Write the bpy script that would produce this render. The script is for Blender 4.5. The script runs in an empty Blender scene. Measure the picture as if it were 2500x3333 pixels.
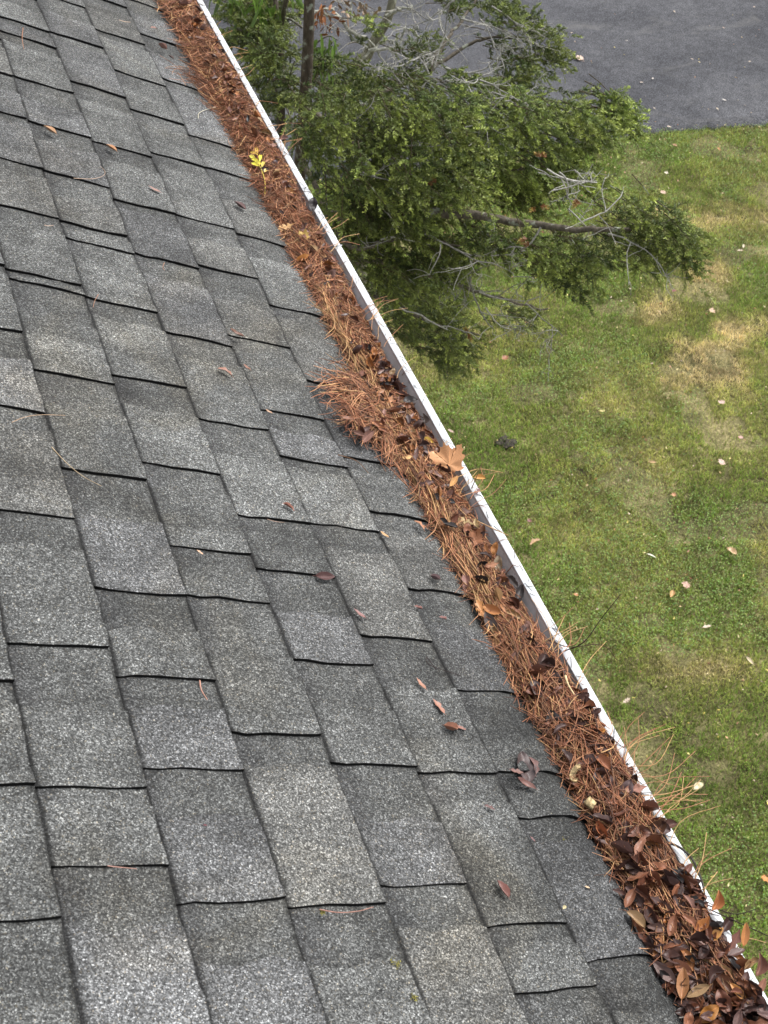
import bpy, math
import numpy as np
from mathutils import Matrix, Vector, Quaternion

# ------------------------------------------------------------------ camera, world, sun
CW = 0.143                                    # width of one shingle course
TH = math.radians(26.57)                      # roof pitch
F_PX = 4498.38
CAM = np.array([-0.768909, 0.0, 1.753781])
RIGHT = np.array([0.940954, -0.332737, 0.062383])
DOWN = np.array([-0.193441, -0.679688, -0.707535])
FWD = np.array([0.277824, 0.653690, -0.703920])
GZ = -5.2                                     # ground level (eave edge is z = 0)

scene = bpy.context.scene
COL = scene.collection
cam_d = bpy.data.cameras.new('camera')
cam = bpy.data.objects.new('camera', cam_d); COL.objects.link(cam)
cam_d.sensor_fit = 'HORIZONTAL'; cam_d.sensor_width = 36
cam_d.lens = F_PX / 2500 * 36
cam_d.clip_start = 0.05; cam_d.clip_end = 500
cam_d.dof.use_dof = True; cam_d.dof.focus_distance = 2.5; cam_d.dof.aperture_fstop = 26
m4 = Matrix(((RIGHT[0], -DOWN[0], -FWD[0], CAM[0]), (RIGHT[1], -DOWN[1], -FWD[1], CAM[1]),
             (RIGHT[2], -DOWN[2], -FWD[2], CAM[2]), (0, 0, 0, 1)))
cam.matrix_world = m4
scene.camera = cam

SUN_EL, SUN_AZ = math.radians(58), math.radians(70)   # azimuth measured from +Y towards +X
world = bpy.data.worlds.new('World'); scene.world = world; world.use_nodes = True
wn = world.node_tree.nodes; wl = world.node_tree.links
wn.clear()
wo = wn.new('ShaderNodeOutputWorld'); bg = wn.new('ShaderNodeBackground')
sky = wn.new('ShaderNodeTexSky'); sky.sky_type = 'NISHITA'; sky.sun_disc = False
sky.sun_elevation = SUN_EL; sky.sun_rotation = SUN_AZ
sky.air_density = 1.0; sky.dust_density = 4.0
hs = wn.new('ShaderNodeHueSaturation'); hs.inputs['Saturation'].default_value = 0.22   # cloud cover greys the sky
wl.new(sky.outputs[0], hs.inputs['Color']); wl.new(hs.outputs[0], bg.inputs['Color'])
bg.inputs['Strength'].default_value = 0.13
wl.new(bg.outputs[0], wo.inputs[0])
sun_d = bpy.data.lights.new('sun', 'SUN'); sun = bpy.data.objects.new('sun', sun_d); COL.objects.link(sun)
sun_d.energy = 1.1; sun_d.angle = math.radians(35); sun_d.color = (1.0, 0.97, 0.93)
sd = Vector((math.sin(SUN_AZ) * math.cos(SUN_EL), math.cos(SUN_AZ) * math.cos(SUN_EL), math.sin(SUN_EL)))
sun.rotation_euler = sd.to_track_quat('Z', 'Y').to_euler()
scene.view_settings.view_transform = 'Standard'; scene.view_settings.look = 'None'
scene.view_settings.exposure = 1.2; scene.view_settings.gamma = 1.0
scene.cycles.max_bounces = 6; scene.cycles.diffuse_bounces = 3; scene.cycles.glossy_bounces = 2
scene.cycles.transparent_max_bounces = 8

# ------------------------------------------------------------------ helpers
R = np.random.default_rng
def ray(px, py):
    d = RIGHT * (px - 1250) + DOWN * (py - 1666.5) + FWD * F_PX
    return d / np.linalg.norm(d)
def at(px, py, dist): return CAM + ray(px, py) * dist
def proj(P):
    q = np.asarray(P, float) - CAM
    z = q @ FWD
    return 1250 + F_PX * (q @ RIGHT) / z, 1666.5 + F_PX * (q @ DOWN) / z
E2 = np.array([math.cos(TH), 0, -math.sin(TH)]); NR = np.array([math.sin(TH), 0, math.cos(TH)])
def roof_pt(px, py, h=0.004):
    d = ray(px, py); k = -((CAM - NR * h) @ NR) / (d @ NR); return CAM + d * k
def ground_pt(px, py, h=0.0):
    d = ray(px, py); k = (GZ + h - CAM[2]) / d[2]; return CAM + d * k
def z_pt(px, py, z):
    d = ray(px, py); return CAM + d * ((z - CAM[2]) / d[2])

def hash2(ix, iy, seed):
    h = (ix.astype(np.int64) * 374761393 + iy.astype(np.int64) * 668265263 + seed * 1442695041) & 0xffffffff
    h = ((h ^ (h >> 13)) * 1274126177) & 0xffffffff
    return ((h ^ (h >> 16)) & 0xffffff) / float(0xffffff)
def vnoise(x, y, seed=0):
    x = np.asarray(x, float); y = np.asarray(y, float)
    ix = np.floor(x); iy = np.floor(y); fx = x - ix; fy = y - iy
    fx = fx * fx * (3 - 2 * fx); fy = fy * fy * (3 - 2 * fy)
    a = hash2(ix, iy, seed); b = hash2(ix + 1, iy, seed); c = hash2(ix, iy + 1, seed); d = hash2(ix + 1, iy + 1, seed)
    return (a * (1 - fx) + b * fx) * (1 - fy) + (c * (1 - fx) + d * fx) * fy
def fbm(x, y, seed=0, oct=4):
    s = 0; a = 1; t = 0
    for i in range(oct):
        s = s + a * vnoise(x * 2 ** i, y * 2 ** i, seed + i * 17); t += a; a *= 0.5
    return s / t

def mkmesh(name, V, quads=None, tris=None, col=None, uv=None, mat=None, smooth=False):
    me = bpy.data.meshes.new(name)
    V = np.asarray(V, np.float32).reshape(-1, 3)
    idx = []; tot = []
    if quads is not None and len(quads):
        q = np.asarray(quads, np.int32).reshape(-1, 4); idx.append(q.ravel()); tot.append(np.full(len(q), 4, np.int32))
    if tris is not None and len(tris):
        t = np.asarray(tris, np.int32).reshape(-1, 3); idx.append(t.ravel()); tot.append(np.full(len(t), 3, np.int32))
    idx = np.concatenate(idx); tot = np.concatenate(tot)
    me.vertices.add(len(V)); me.vertices.foreach_set('co', V.ravel())
    me.loops.add(len(idx)); me.loops.foreach_set('vertex_index', idx)
    me.polygons.add(len(tot)); me.polygons.foreach_set('loop_start', np.concatenate([[0], np.cumsum(tot)[:-1]]).astype(np.int32))
    me.polygons.foreach_set('loop_total', tot)
    if col is not None:
        c = np.ones((len(V), 4), np.float32); c[:, :3] = np.asarray(col, np.float32).reshape(-1, 3)
        at_ = me.color_attributes.new('tint', 'FLOAT_COLOR', 'POINT'); at_.data.foreach_set('color', c.ravel())
    if uv is not None:
        u = me.uv_layers.new(name='UVMap'); u.data.foreach_set('uv', np.asarray(uv, np.float32)[idx].ravel())
    me.update(calc_edges=True); me.validate()
    if mat: me.materials.append(mat)
    if smooth: me.polygons.foreach_set('use_smooth', np.ones(len(me.polygons), bool))
    return me
def link(name, me, parent=None):
    o = bpy.data.objects.new(name, me); COL.objects.link(o)
    if parent is not None: o.parent = parent
    return o
def tag(o, label=None, cat=None, group=None, kind=None):
    if label: o['label'] = label
    if cat: o['category'] = cat
    if group: o['group'] = group
    if kind: o['kind'] = kind
    return o
def empty(name, loc=(0, 0, 0)):
    o = bpy.data.objects.new(name, None); o.location = loc; o.empty_display_size = 0.05; COL.objects.link(o); return o

class Buf:
    def __init__(s): s.V = []; s.Q = []; s.T = []; s.C = []; s.n = 0
    def add(s, V, Q=None, T=None, C=(1, 1, 1)):
        V = np.asarray(V, float).reshape(-1, 3)
        s.V.append(V)
        if Q is not None: s.Q.append(np.asarray(Q, np.int64).reshape(-1, 4) + s.n)
        if T is not None: s.T.append(np.asarray(T, np.int64).reshape(-1, 3) + s.n)
        C = np.asarray(C, float)
        if C.ndim == 1: C = np.tile(C, (len(V), 1))
        s.C.append(C); s.n += len(V)
    def mesh(s, name, mat, smooth=False):
        return mkmesh(name, np.concatenate(s.V), np.concatenate(s.Q) if s.Q else None, np.concatenate(s.T) if s.T else None,
                      np.concatenate(s.C), None, mat, smooth)
def grid_q(nr, nc):
    i = np.arange(nr - 1)[:, None] * nc + np.arange(nc - 1)[None]
    return np.stack([i, i + 1, i + nc + 1, i + nc], -1).reshape(-1, 4)
def box(b, x0, x1, y0, y1, z0, z1, C=(1, 1, 1)):
    V = [(x, y, z) for x in (x0, x1) for y in (y0, y1) for z in (z0, z1)]
    b.add(V, [(0, 1, 3, 2), (4, 6, 7, 5), (0, 4, 5, 1), (2, 3, 7, 6), (0, 2, 6, 4), (1, 5, 7, 3)], C=C)
def tubes(b, P, rad, C, sides=4, cap=False):
    """P (N,K,3) curves, rad (N,K), C (N,3)"""
    P = np.asarray(P, float); N, K, _ = P.shape
    T = np.gradient(P, axis=1); T /= np.linalg.norm(T, axis=2, keepdims=True) + 1e-9
    ref = np.where(np.abs(T[:, :1, 2:3]) > 0.8, np.array([1., 0, 0]), np.array([0, 0, 1.]))
    A = np.cross(T, ref); A /= np.linalg.norm(A, axis=2, keepdims=True) + 1e-9
    B = np.cross(T, A)
    ang = np.arange(sides) * 2 * np.pi / sides
    V = P[:, :, None] + rad[:, :, None, None] * (A[:, :, None] * np.cos(ang)[:, None] + B[:, :, None] * np.sin(ang)[:, None])
    base = (np.arange(N) * K * sides)[:, None, None] + (np.arange(K - 1) * sides)[None, :, None]
    j = np.arange(sides)[None, None]; j2 = (j + 1) % sides
    Q = np.stack([base + j, base + j2, base + sides + j2, base + sides + j], -1)
    b.add(V, Q.reshape(-1, 4), C=np.repeat(np.asarray(C, float), K * sides, axis=0))
def spline(pts, n):
    P = np.array(pts, float); P = np.vstack([2 * P[0] - P[1], P, 2 * P[-1] - P[-2]])
    out = []
    m = len(P) - 3
    for t in np.linspace(0, m - 1e-6, n):
        i = int(t); f = t - i; a, b_, c, d = P[i:i + 4]
        out.append(0.5 * ((2 * b_) + (-a + c) * f + (2 * a - 5 * b_ + 4 * c - d) * f * f + (-a + 3 * b_ - 3 * c + d) * f ** 3))
    return np.array(out)

# ------------------------------------------------------------------ materials
def newmat(name, rough=0.7, spec=0.3):
    m = bpy.data.materials.new(name); m.use_nodes = True
    nt = m.node_tree; b = nt.nodes['Principled BSDF']
    b.inputs['Roughness'].default_value = rough; b.inputs['Specular IOR Level'].default_value = spec
    return m, nt, b
def N(nt, t, **kw):
    n = nt.nodes.new(t)
    for k, v in kw.items():
        if k in n.inputs: n.inputs[k].default_value = v
        else: setattr(n, k, v)
    return n
def ramp(nt, fac, stops, interp='LINEAR'):
    r = nt.nodes.new('ShaderNodeValToRGB'); r.color_ramp.interpolation = interp
    el = r.color_ramp.elements
    while len(el) < len(stops): el.new(0.5)
    for e, (p, c) in zip(el, stops):
        e.position = p; e.color = (c, c, c, 1) if not hasattr(c, '__len__') else (*c, 1)
    nt.links.new(fac, r.inputs[0]); return r.outputs[0]
def mixc(nt, fac, a, b, mode='MIX'):
    m = nt.nodes.new('ShaderNodeMix'); m.data_type = 'RGBA'; m.blend_type = mode
    for s, v in ((0, fac), (6, a), (7, b)):
        if hasattr(v, 'is_linked') or isinstance(v, bpy.types.NodeSocket): nt.links.new(v, m.inputs[s])
        elif s == 0: m.inputs[0].default_value = v
        else: m.inputs[s].default_value = (*v, 1) if len(v) == 3 else v
    return m.outputs[2]
def attr(nt): return N(nt, 'ShaderNodeAttribute', attribute_name='tint').outputs['Color']
def ocoord(nt): return N(nt, 'ShaderNodeTexCoord').outputs['Object']
def noise(nt, scale, detail=3, rough=0.55, vec=None, dist=0.0):
    n = N(nt, 'ShaderNodeTexNoise', Scale=scale, Detail=detail, Roughness=rough, Distortion=dist)
    nt.links.new(vec if vec is not None else ocoord(nt), n.inputs['Vector']); return n.outputs[0]
def bump(nt, b, h, strength, dist):
    n = N(nt, 'ShaderNodeBump', Strength=strength, Distance=dist); nt.links.new(h, n.inputs['Height']); nt.links.new(n.outputs[0], b.inputs['Normal'])

def mat_shingle():
    m, nt, b = newmat('asphalt_shingle', 0.85, 0.25)
    L = nt.links; oc = ocoord(nt)
    v = N(nt, 'ShaderNodeTexVoronoi', Scale=620.0); L.new(oc, v.inputs['Vector'])
    sep = N(nt, 'ShaderNodeSeparateColor'); L.new(v.outputs['Color'], sep.inputs[0])
    g1 = ramp(nt, sep.outputs[0], [(0, .28), (.28, .50), (.55, .80), (.80, 1.28), (.93, 1.85), (1, 2.9)])
    n2 = noise(nt, 270, 2, .6, oc)
    g2 = ramp(nt, n2, [(.32, .55), (.5, 1.0), (.68, 1.55)])
    n3 = noise(nt, 9, 4, .6, oc, .4)
    g3 = ramp(nt, n3, [(.3, .72), (.5, 1.0), (.7, 1.28)])
    n4 = noise(nt, 45, 3, .6, oc)
    g4 = ramp(nt, n4, [(.3, .85), (.7, 1.15)])
    c = mixc(nt, 1.0, attr(nt), g1, 'MULTIPLY'); c = mixc(nt, 1.0, c, g2, 'MULTIPLY')
    c = mixc(nt, 1.0, c, g3, 'MULTIPLY'); c = mixc(nt, 1.0, c, g4, 'MULTIPLY')
    mp = N(nt, 'ShaderNodeMapping'); mp.inputs['Scale'].default_value = (1.0, 6.0, 1.0); L.new(oc, mp.inputs[0])
    g5 = ramp(nt, noise(nt, 2.2, 5, .65, mp.outputs[0], .6), [(.3, .70), (.5, 1.0), (.7, 1.22)]); c = mixc(nt, 1.0, c, g5, 'MULTIPLY')
    # weathering: faint brown and green algae blooms
    n5 = noise(nt, 3.3, 4, .6, oc, .8)
    f = ramp(nt, n5, [(.52, 0), (.72, .45)])
    c2 = mixc(nt, 1.0, c, (1.12, 1.0, .78), 'MULTIPLY'); c = mixc(nt, f, c, c2)
    sp = ramp(nt, sep.outputs[1], [(.93, 0), (.97, .5)])
    c3 = mixc(nt, 1.0, c, (1.3, 1.05, .7), 'MULTIPLY'); c = mixc(nt, sp, c, c3)
    L.new(c, b.inputs['Base Color'])
    mx = N(nt, 'ShaderNodeMath', operation='ADD'); L.new(sep.outputs[2], mx.inputs[0]); L.new(n2, mx.inputs[1])
    bump(nt, b, mx.outputs[0], .55, .0012)
    return m
def mat_tint(name, rough=.6, spec=.3, nscale=60, lo=.75, hi=1.25, trans=0.0, bscale=0, two=None):
    m, nt, b = newmat(name, rough, spec)
    n = noise(nt, nscale, 3)
    g = ramp(nt, n, [(.3, lo), (.7, hi)])
    c = mixc(nt, 1.0, attr(nt), g, 'MULTIPLY'); nt.links.new(c, b.inputs['Base Color'])
    if bscale: bump(nt, b, noise(nt, bscale, 4), .6, .004)
    if trans:
        t = N(nt, 'ShaderNodeBsdfTranslucent'); nt.links.new(c, t.inputs[0])
        mx = N(nt, 'ShaderNodeMixShader'); mx.inputs[0].default_value = trans
        nt.links.new(b.outputs[0], mx.inputs[1]); nt.links.new(t.outputs[0], mx.inputs[2])
        nt.links.new(mx.outputs[0], nt.nodes['Material Output'].inputs[0])
    return m
def mat_leaf(name, rough=.42):
    m, nt, b = newmat(name, rough, .5)
    L = nt.links
    oi = N(nt, 'ShaderNodeObjectInfo'); uv = N(nt, 'ShaderNodeTexCoord').outputs['UV']
    sx = N(nt, 'ShaderNodeSeparateXYZ'); L.new(uv, sx.inputs[0])
    a = N(nt, 'ShaderNodeMath', operation='ABSOLUTE'); L.new(sx.outputs[1], a.inputs[0])      # v in -1..1 across the blade
    rib = ramp(nt, a.outputs[0], [(0, 1), (.05, .8), (.10, 0)])
    v = N(nt, 'ShaderNodeMath', operation='MULTIPLY_ADD'); L.new(a.outputs[0], v.inputs[0]); v.inputs[1].default_value = -.35; L.new(sx.outputs[0], v.inputs[2])
    w = N(nt, 'ShaderNodeMath', operation='MULTIPLY'); L.new(v.outputs[0], w.inputs[0]); w.inputs[1].default_value = 60
    s = N(nt, 'ShaderNodeMath', operation='SINE'); L.new(w.outputs[0], s.inputs[0])
    vein = ramp(nt, s.outputs[0], [(.86, 0), (1, .35)])
    n = noise(nt, 140, 4, .6)
    g = ramp(nt, n, [(.3, .55), (.5, 1.0), (.72, 1.4)])
    c = mixc(nt, 1.0, oi.outputs['Color'], g, 'MULTIPLY')
    n2 = noise(nt, 330, 2, .5); sp = ramp(nt, n2, [(.62, 0), (.72, .7)])
    c = mixc(nt, sp, c, mixc(nt, 1.0, c, (.4, .35, .3), 'MULTIPLY'))
    mxx = N(nt, 'ShaderNodeMath', operation='MAXIMUM'); L.new(rib, mxx.inputs[0]); L.new(vein, mxx.inputs[1])
    ml = N(nt, 'ShaderNodeMath', operation='MULTIPLY'); L.new(mxx.outputs[0], ml.inputs[0]); ml.inputs[1].default_value = .55
    c = mixc(nt, ml.outputs[0], c, mixc(nt, 1.0, c, (1.9, 1.7, 1.5), 'MULTIPLY'))
    L.new(c, b.inputs['Base Color'])
    rr = ramp(nt, noise(nt, 60, 2), [(.4, rough - .12), (.6, rough + .25)]); L.new(rr, b.inputs['Roughness'])
    bump(nt, b, mxx.outputs[0], .35, .0006)
    return m
def mat_paint():
    m, nt, b = newmat('white_painted_aluminium', .38, .5)
    oc = ocoord(nt); L = nt.links
    c = ramp(nt, noise(nt, 12, 4, .6, oc), [(.3, (.52, .54, .56)), (.7, (.66, .68, .70))])
    v = N(nt, 'ShaderNodeTexVoronoi', Scale=75.0); L.new(oc, v.inputs['Vector'])
    d = ramp(nt, v.outputs['Distance'], [(.08, .75), (.16, 0)])
    sc = N(nt, 'ShaderNodeSeparateColor'); L.new(v.outputs['Color'], sc.inputs[0])
    pick = ramp(nt, sc.outputs[0], [(.70, 0), (.74, 1)])
    f = N(nt, 'ShaderNodeMath', operation='MULTIPLY'); L.new(d, f.inputs[0]); L.new(pick, f.inputs[1])
    c = mixc(nt, f.outputs[0], c, (.20, .21, .24))
    dirt = ramp(nt, noise(nt, 30, 5, .7, oc, .5), [(.52, 0), (.70, .5)])
    c = mixc(nt, dirt, c, (.33, .33, .30)); mp = N(nt, 'ShaderNodeMapping'); mp.inputs['Scale'].default_value = (2, 26, 2); L.new(oc, mp.inputs[0]); st_ = ramp(nt, noise(nt, 1.6, 5, .7, mp.outputs[0], .3), [(.55, 0), (.72, .38)]); c = mixc(nt, st_, c, (.30, .31, .29))
    L.new(c, b.inputs['Base Color'])
    return m
def mat_asphalt():
    m, nt, b = newmat('asphalt', .9, .2)
    oc = ocoord(nt); L = nt.links
    c = ramp(nt, noise(nt, .9, 5, .62, oc, .4), [(.32, (.038, .039, .044)), (.68, (.074, .075, .081))])
    fine = ramp(nt, noise(nt, 70, 2, .8, oc), [(.35, .35), (.5, 1), (.66, 2.1)])
    c = mixc(nt, 1.0, c, fine, 'MULTIPLY')
    mid = ramp(nt, noise(nt, 14, 3, .7, oc), [(.35, .8), (.65, 1.25)])
    c = mixc(nt, 1.0, c, mid, 'MULTIPLY')
    mp = N(nt, 'ShaderNodeMapping'); mp.inputs['Scale'].default_value = (.7, 1.6, 1); L.new(oc, mp.inputs[0])
    pt = ramp(nt, noise(nt, 1.6, 6, .75, mp.outputs[0], .8), [(.54, 0), (.70, .6)])
    c = mixc(nt, pt, c, (.13, .128, .125))
    L.new(c, b.inputs['Base Color']); bump(nt, b, noise(nt, 120, 2, .7, oc), .5, .004)
    return m
def mat_soil():
    m, nt, b = newmat('soil_and_thatch', .95, .1)
    oc = ocoord(nt)
    c = ramp(nt, noise(nt, 2.2, 6, .7, oc, .3), [(.3, (.035, .030, .016)), (.5, (.14, .13, .06)), (.7, (.28, .24, .12))])
    g = ramp(nt, noise(nt, 60, 3, .8, oc), [(.3, .4), (.7, 1.7)])
    c = mixc(nt, 1.0, c, g, 'MULTIPLY'); nt.links.new(c, b.inputs['Base Color'])
    bump(nt, b, noise(nt, 45, 4, .7, oc), .8, .03)
    return m
def mat_bark():
    m, nt, b = newmat('bark', .9, .15)
    oc = ocoord(nt)
    mp = N(nt, 'ShaderNodeMapping'); mp.inputs['Scale'].default_value = (1, 1, .35); nt.links.new(oc, mp.inputs[0])
    g = ramp(nt, noise(nt, 55, 4, .7, mp.outputs[0]), [(.3, .5), (.7, 1.6)])
    c = mixc(nt, 1.0, attr(nt), g, 'MULTIPLY')
    lich = ramp(nt, noise(nt, 16, 4, .6, oc), [(.58, 0), (.64, .75)])
    c = mixc(nt, lich, c, (.33, .36, .29)); nt.links.new(c, b.inputs['Base Color'])
    bump(nt, b, noise(nt, 70, 4, .7, mp.outputs[0]), .8, .006)
    return m
def mat_siding():
    m, nt, b = newmat('house_siding', .6, .3)
    c = ramp(nt, noise(nt, 5, 4), [(.3, (.60, .61, .60)), (.7, (.70, .70, .68))]); nt.links.new(c, b.inputs['Base Color']); return m

M_SH = mat_shingle(); M_PAINT = mat_paint(); M_ASPH = mat_asphalt(); M_SOIL = mat_soil(); M_BARK = mat_bark(); M_SIDE = mat_siding()
M_NEEDLE = mat_tint('dry_needle', .5, .4, 90, .8, 1.2)
M_MULCH = mat_tint('wet_mulch', .8, .3, 150, .35, 1.9, bscale=220)
M_LEAF = mat_leaf('dry_leaf'); M_LEAFC = mat_tint('litter_leaf', .42, .5, 170, .6, 1.35)
M_GRASS = mat_tint('grass_blade', .6, .25, 8, .85, 1.15, trans=.25)
M_FOL = mat_tint('conifer_needle', .5, .35, 6, .8, 1.2, trans=.2)
M_BROAD = mat_tint('broad_green_leaf', .35, .5, 30, .8, 1.2, trans=.25)
M_TWIG = mat_tint('bare_twig', .85, .15, 90, .65, 1.4)

# ------------------------------------------------------------------ the house: roof, gutter, fascia, wall
house = empty('house', (0, 2, GZ))
tag(house, 'house with grey asphalt shingle roof and white gutter full of debris along its eave', 'house')
HP = lambda o: setattr(o, 'matrix_parent_inverse', Matrix.Translation((0, -2, -GZ)))

def sag(s, t):
    """height added to the shingle surface by curling and drooping (m)"""
    h = .0022 * (fbm(s * .9, t * .8, 3, 3) - .5) * 2
    g = np.clip((t - 11.25) / .75, 0, 1)
    amp = .3 + .9 * vnoise(s * .45, np.zeros_like(np.asarray(s, float)), 9)
    near = np.clip((13 - s) / 9, 0.1, 1)
    h = h + near * amp * (.011 * np.sin(np.pi * np.clip(g * 1.15, 0, 1)) - .006 * g ** 3) - .003 * g ** 3
    # long soft waves in the deck
    h = h + .0025 * np.sin(s * .55 + t * .35) * 1.0
    return h
def RP(s, t, h):
    s = np.asarray(s, float); t = np.asarray(t, float)
    return E2 * ((t - 12) * CW)[..., None] + np.array([0, 1., 0]) * (s * CW)[..., None] + NR * (np.asarray(h) + sag(s, t))[..., None]
# near ends of raised tabs (the black steps of the photograph) : course -> s positions
TABS = {6: [5.49, 6.72, 7.8, 9.35, 10.9, 12.0, 13.1],
        7: [4.4, 5.96, 6.72, 8.3, 10.05, 11.73, 13.2, 14.6, 16.0, 17.2],
        8: [5.63, 6.97, 8.01, 9.11, 10.86, 12.56, 14.37, 14.58, 16.15, 17.42, 18.78, 20.1, 21.3],
        9: [4.3, 5.56, 7.41, 9.17, 9.9, 11.22, 12.8, 14.39, 15.74, 16.15, 17.44, 18.8, 20.18, 21.75, 22.36, 23.6, 24.9],
        10: [4.3, 5.75, 7.1, 8.4, 9.72, 10.58, 12.28, 14.02, 15.83, 17.2, 18.81, 20.72, 22.48, 24.1, 25.3],
        11: [4.65, 5.31, 7.05, 8.88, 10.66, 11.84, 12.76, 14.35, 15.97, 17.26, 19.06, 20.44, 21.78, 23.37, 24.9, 26.2],
        12: [4.92, 6.52, 7.09, 8.2, 9.74, 11.07, 12.1, 13.67, 15.38, 17.22, 19.15, 20.2, 22.18, 23.95, 25.5]}
rg = R(5)
SMIN, SMAX = -9.0, 52.0
def mk_roof():
    b = Buf(); cool = np.array([.97, .99, 1.0]); neu = np.array([.975, 1.0, .975]); warm = np.array([.995, 1.0, .955])
    BASE = .098
    for k in range(-14, 13):
        near = list(TABS.get(k, []))
        lo = min(near) if near else 0; hi = max(near) if near else 0
        s = lo - rg.uniform(1.1, 1.9)
        while s > SMIN: near.append(s); s -= rg.uniform(1.0, 2.1)
        s = hi + rg.uniform(1.1, 1.9)
        while s < SMAX - .5: near.append(s); s += rg.uniform(1.0, 2.1)
        near = sorted(near)
        # base layer
        cols = np.arange(SMIN, SMAX + .01, .1)
        us = np.array([-.06, 0, .032, .06, .16, .34, .62, .95, 1.0, 1.0])
        jag = .012 * (vnoise(cols * 9, cols * 0 + k, 21) - .5) * 2
        S, U = np.meshgrid(cols, us); Tt = k - 1 + U
        Tt = Tt + np.where(us >= .95, 1, 0)[:, None] * jag[None]
        H = -.0055 + .0055 * U; H[-1] -= .007; H[0] -= .002
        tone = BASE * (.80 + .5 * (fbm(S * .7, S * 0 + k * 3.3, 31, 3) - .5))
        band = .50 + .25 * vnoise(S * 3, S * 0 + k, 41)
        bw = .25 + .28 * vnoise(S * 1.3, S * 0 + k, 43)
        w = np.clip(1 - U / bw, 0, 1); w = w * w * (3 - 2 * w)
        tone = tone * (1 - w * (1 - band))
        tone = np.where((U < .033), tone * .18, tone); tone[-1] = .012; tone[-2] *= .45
        wet = np.clip((10.5 - S) / 3, 0, 1) * np.clip((Tt - 10.4) / 1.2, 0, 1) * (.35 + .9 * vnoise(S * 1.1, Tt * 1.1, 63)); tone = tone * (1 - .55 * np.clip(wet, 0, 1))
        C = tone[..., None] * (cool * w[..., None] + neu * (1 - w[..., None]))
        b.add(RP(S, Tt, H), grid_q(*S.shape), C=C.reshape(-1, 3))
        # raised laminated tabs
        for i, s0 in enumerate(near):
            s1 = near[i + 1] if i + 1 < len(near) else s0 + 1.2
            gap = s1 - s0
            L = gap * rg.uniform(.52, .86) if gap > .5 else gap * .7
            sc = np.linspace(s0, s0 + L, max(4, int(L / .07)))
            us = np.array([-.05, .0, .032, .07, .18, .4, .7, .93, .985, 1.0])
            S, U = np.meshgrid(sc, us); Tt = k - 1 + U
            jag = .014 * (vnoise(sc * 9, sc * 0 + k + 50, 22) - .5) * 2
            Tt = Tt + np.where(us >= .93, 1, 0)[:, None] * jag[None]
            # wavering near and far ends
            wob = .018 * (vnoise(U * 5, U * 0 + i + k * 7, 23) - .5) * 2 + .010 * (vnoise(U * 22, U * 0 + i + k * 7, 24) - .5)
            q = (S - s0) / L; S2 = S + wob * (1 - q) + .04 * np.sin(U * 9 + i) * q
            curl = .0016 * vnoise(U * 0 + i, U * 0 + k, 25) * (1 - q) ** 4 * U
            curl = curl + .0026 * (vnoise(U * 3.3, U * 0 + i * 3 + k * 5, 29) - .45) * (1 - np.clip(q, 0, 1)) ** 5
            H = -.0055 + .0055 * U + .0042 + curl; H[0] -= .004
            a = rg.choice([.82, .92, 1.0, 1.10, 1.20, 1.38], p=[.17, .2, .27, .2, .12, .04]); c_ = rg.choice([.82, .94, 1.08, 1.22], p=[.25, .3, .25, .2])
            cut = rg.uniform(.25, .9); f = np.clip((q + .12 * (vnoise(U * 3, U * 0 + i, 61) - .5) - cut) / rg.choice([.12, .5]), 0, 1)
            tone = BASE * (a * (1 - f) + c_ * f)
            hue = [neu, cool, warm][rg.choice(3, p=[.55, .25, .2])]
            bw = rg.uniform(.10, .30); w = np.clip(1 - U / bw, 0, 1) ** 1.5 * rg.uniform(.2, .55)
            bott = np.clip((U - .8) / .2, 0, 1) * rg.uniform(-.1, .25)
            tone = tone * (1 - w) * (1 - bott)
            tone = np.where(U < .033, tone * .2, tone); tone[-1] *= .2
            wet = np.clip((S2 * 0 + 10.5 - S2) / 3, 0, 1) * np.clip((Tt - 10.4) / 1.2, 0, 1) * (.35 + .9 * vnoise(S2 * 1.1, Tt * 1.1, 63)); tone = tone * (1 - .55 * np.clip(wet, 0, 1))
            C = tone[..., None] * (hue * (1 - w[..., None]) + cool * w[..., None])
            P = RP(S2, Tt, H)
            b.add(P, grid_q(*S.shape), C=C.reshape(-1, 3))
            # butt edge, near edge, far edge
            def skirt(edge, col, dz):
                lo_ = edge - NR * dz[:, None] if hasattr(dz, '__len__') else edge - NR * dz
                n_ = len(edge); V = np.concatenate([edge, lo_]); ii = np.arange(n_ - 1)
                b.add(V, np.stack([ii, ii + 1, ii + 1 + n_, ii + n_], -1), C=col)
            skirt(P[-1], (.02, .02, .021), .009)
            skirt(P[:, 0], (.002, .002, .002), .0085)  # near side: dark asphalt core, blackened further with painted-in shade of the gap
            skirt(P[:, -1], (.03, .03, .032), .0052)
    return link('roof', b.mesh('roof', M_SH), house)
roof = mk_roof(); HP(roof)
# decking below the shingles, drip edge
b = Buf()
T0 = -15
def slab(b, s0, s1, t0, t1, h0, h1, C):
    V = [RP(np.array(s), np.array(t), h) * 1.0 - NR * sag(np.array(float(s)), np.array(float(t))) for s in (s0, s1) for t in (t0, t1) for h in (h0, h1)]
    b.add(V, [(0, 1, 3, 2), (4, 6, 7, 5), (0, 4, 5, 1), (2, 3, 7, 6), (0, 2, 6, 4), (1, 5, 7, 3)], C=C)
slab(b, SMIN + .1, SMAX - .1, T0, 11.86, -.032, -.0165, (.28, .20, .12))
dk = link('roof_deck', b.mesh('roof_deck', M_BARK), roof)
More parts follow.
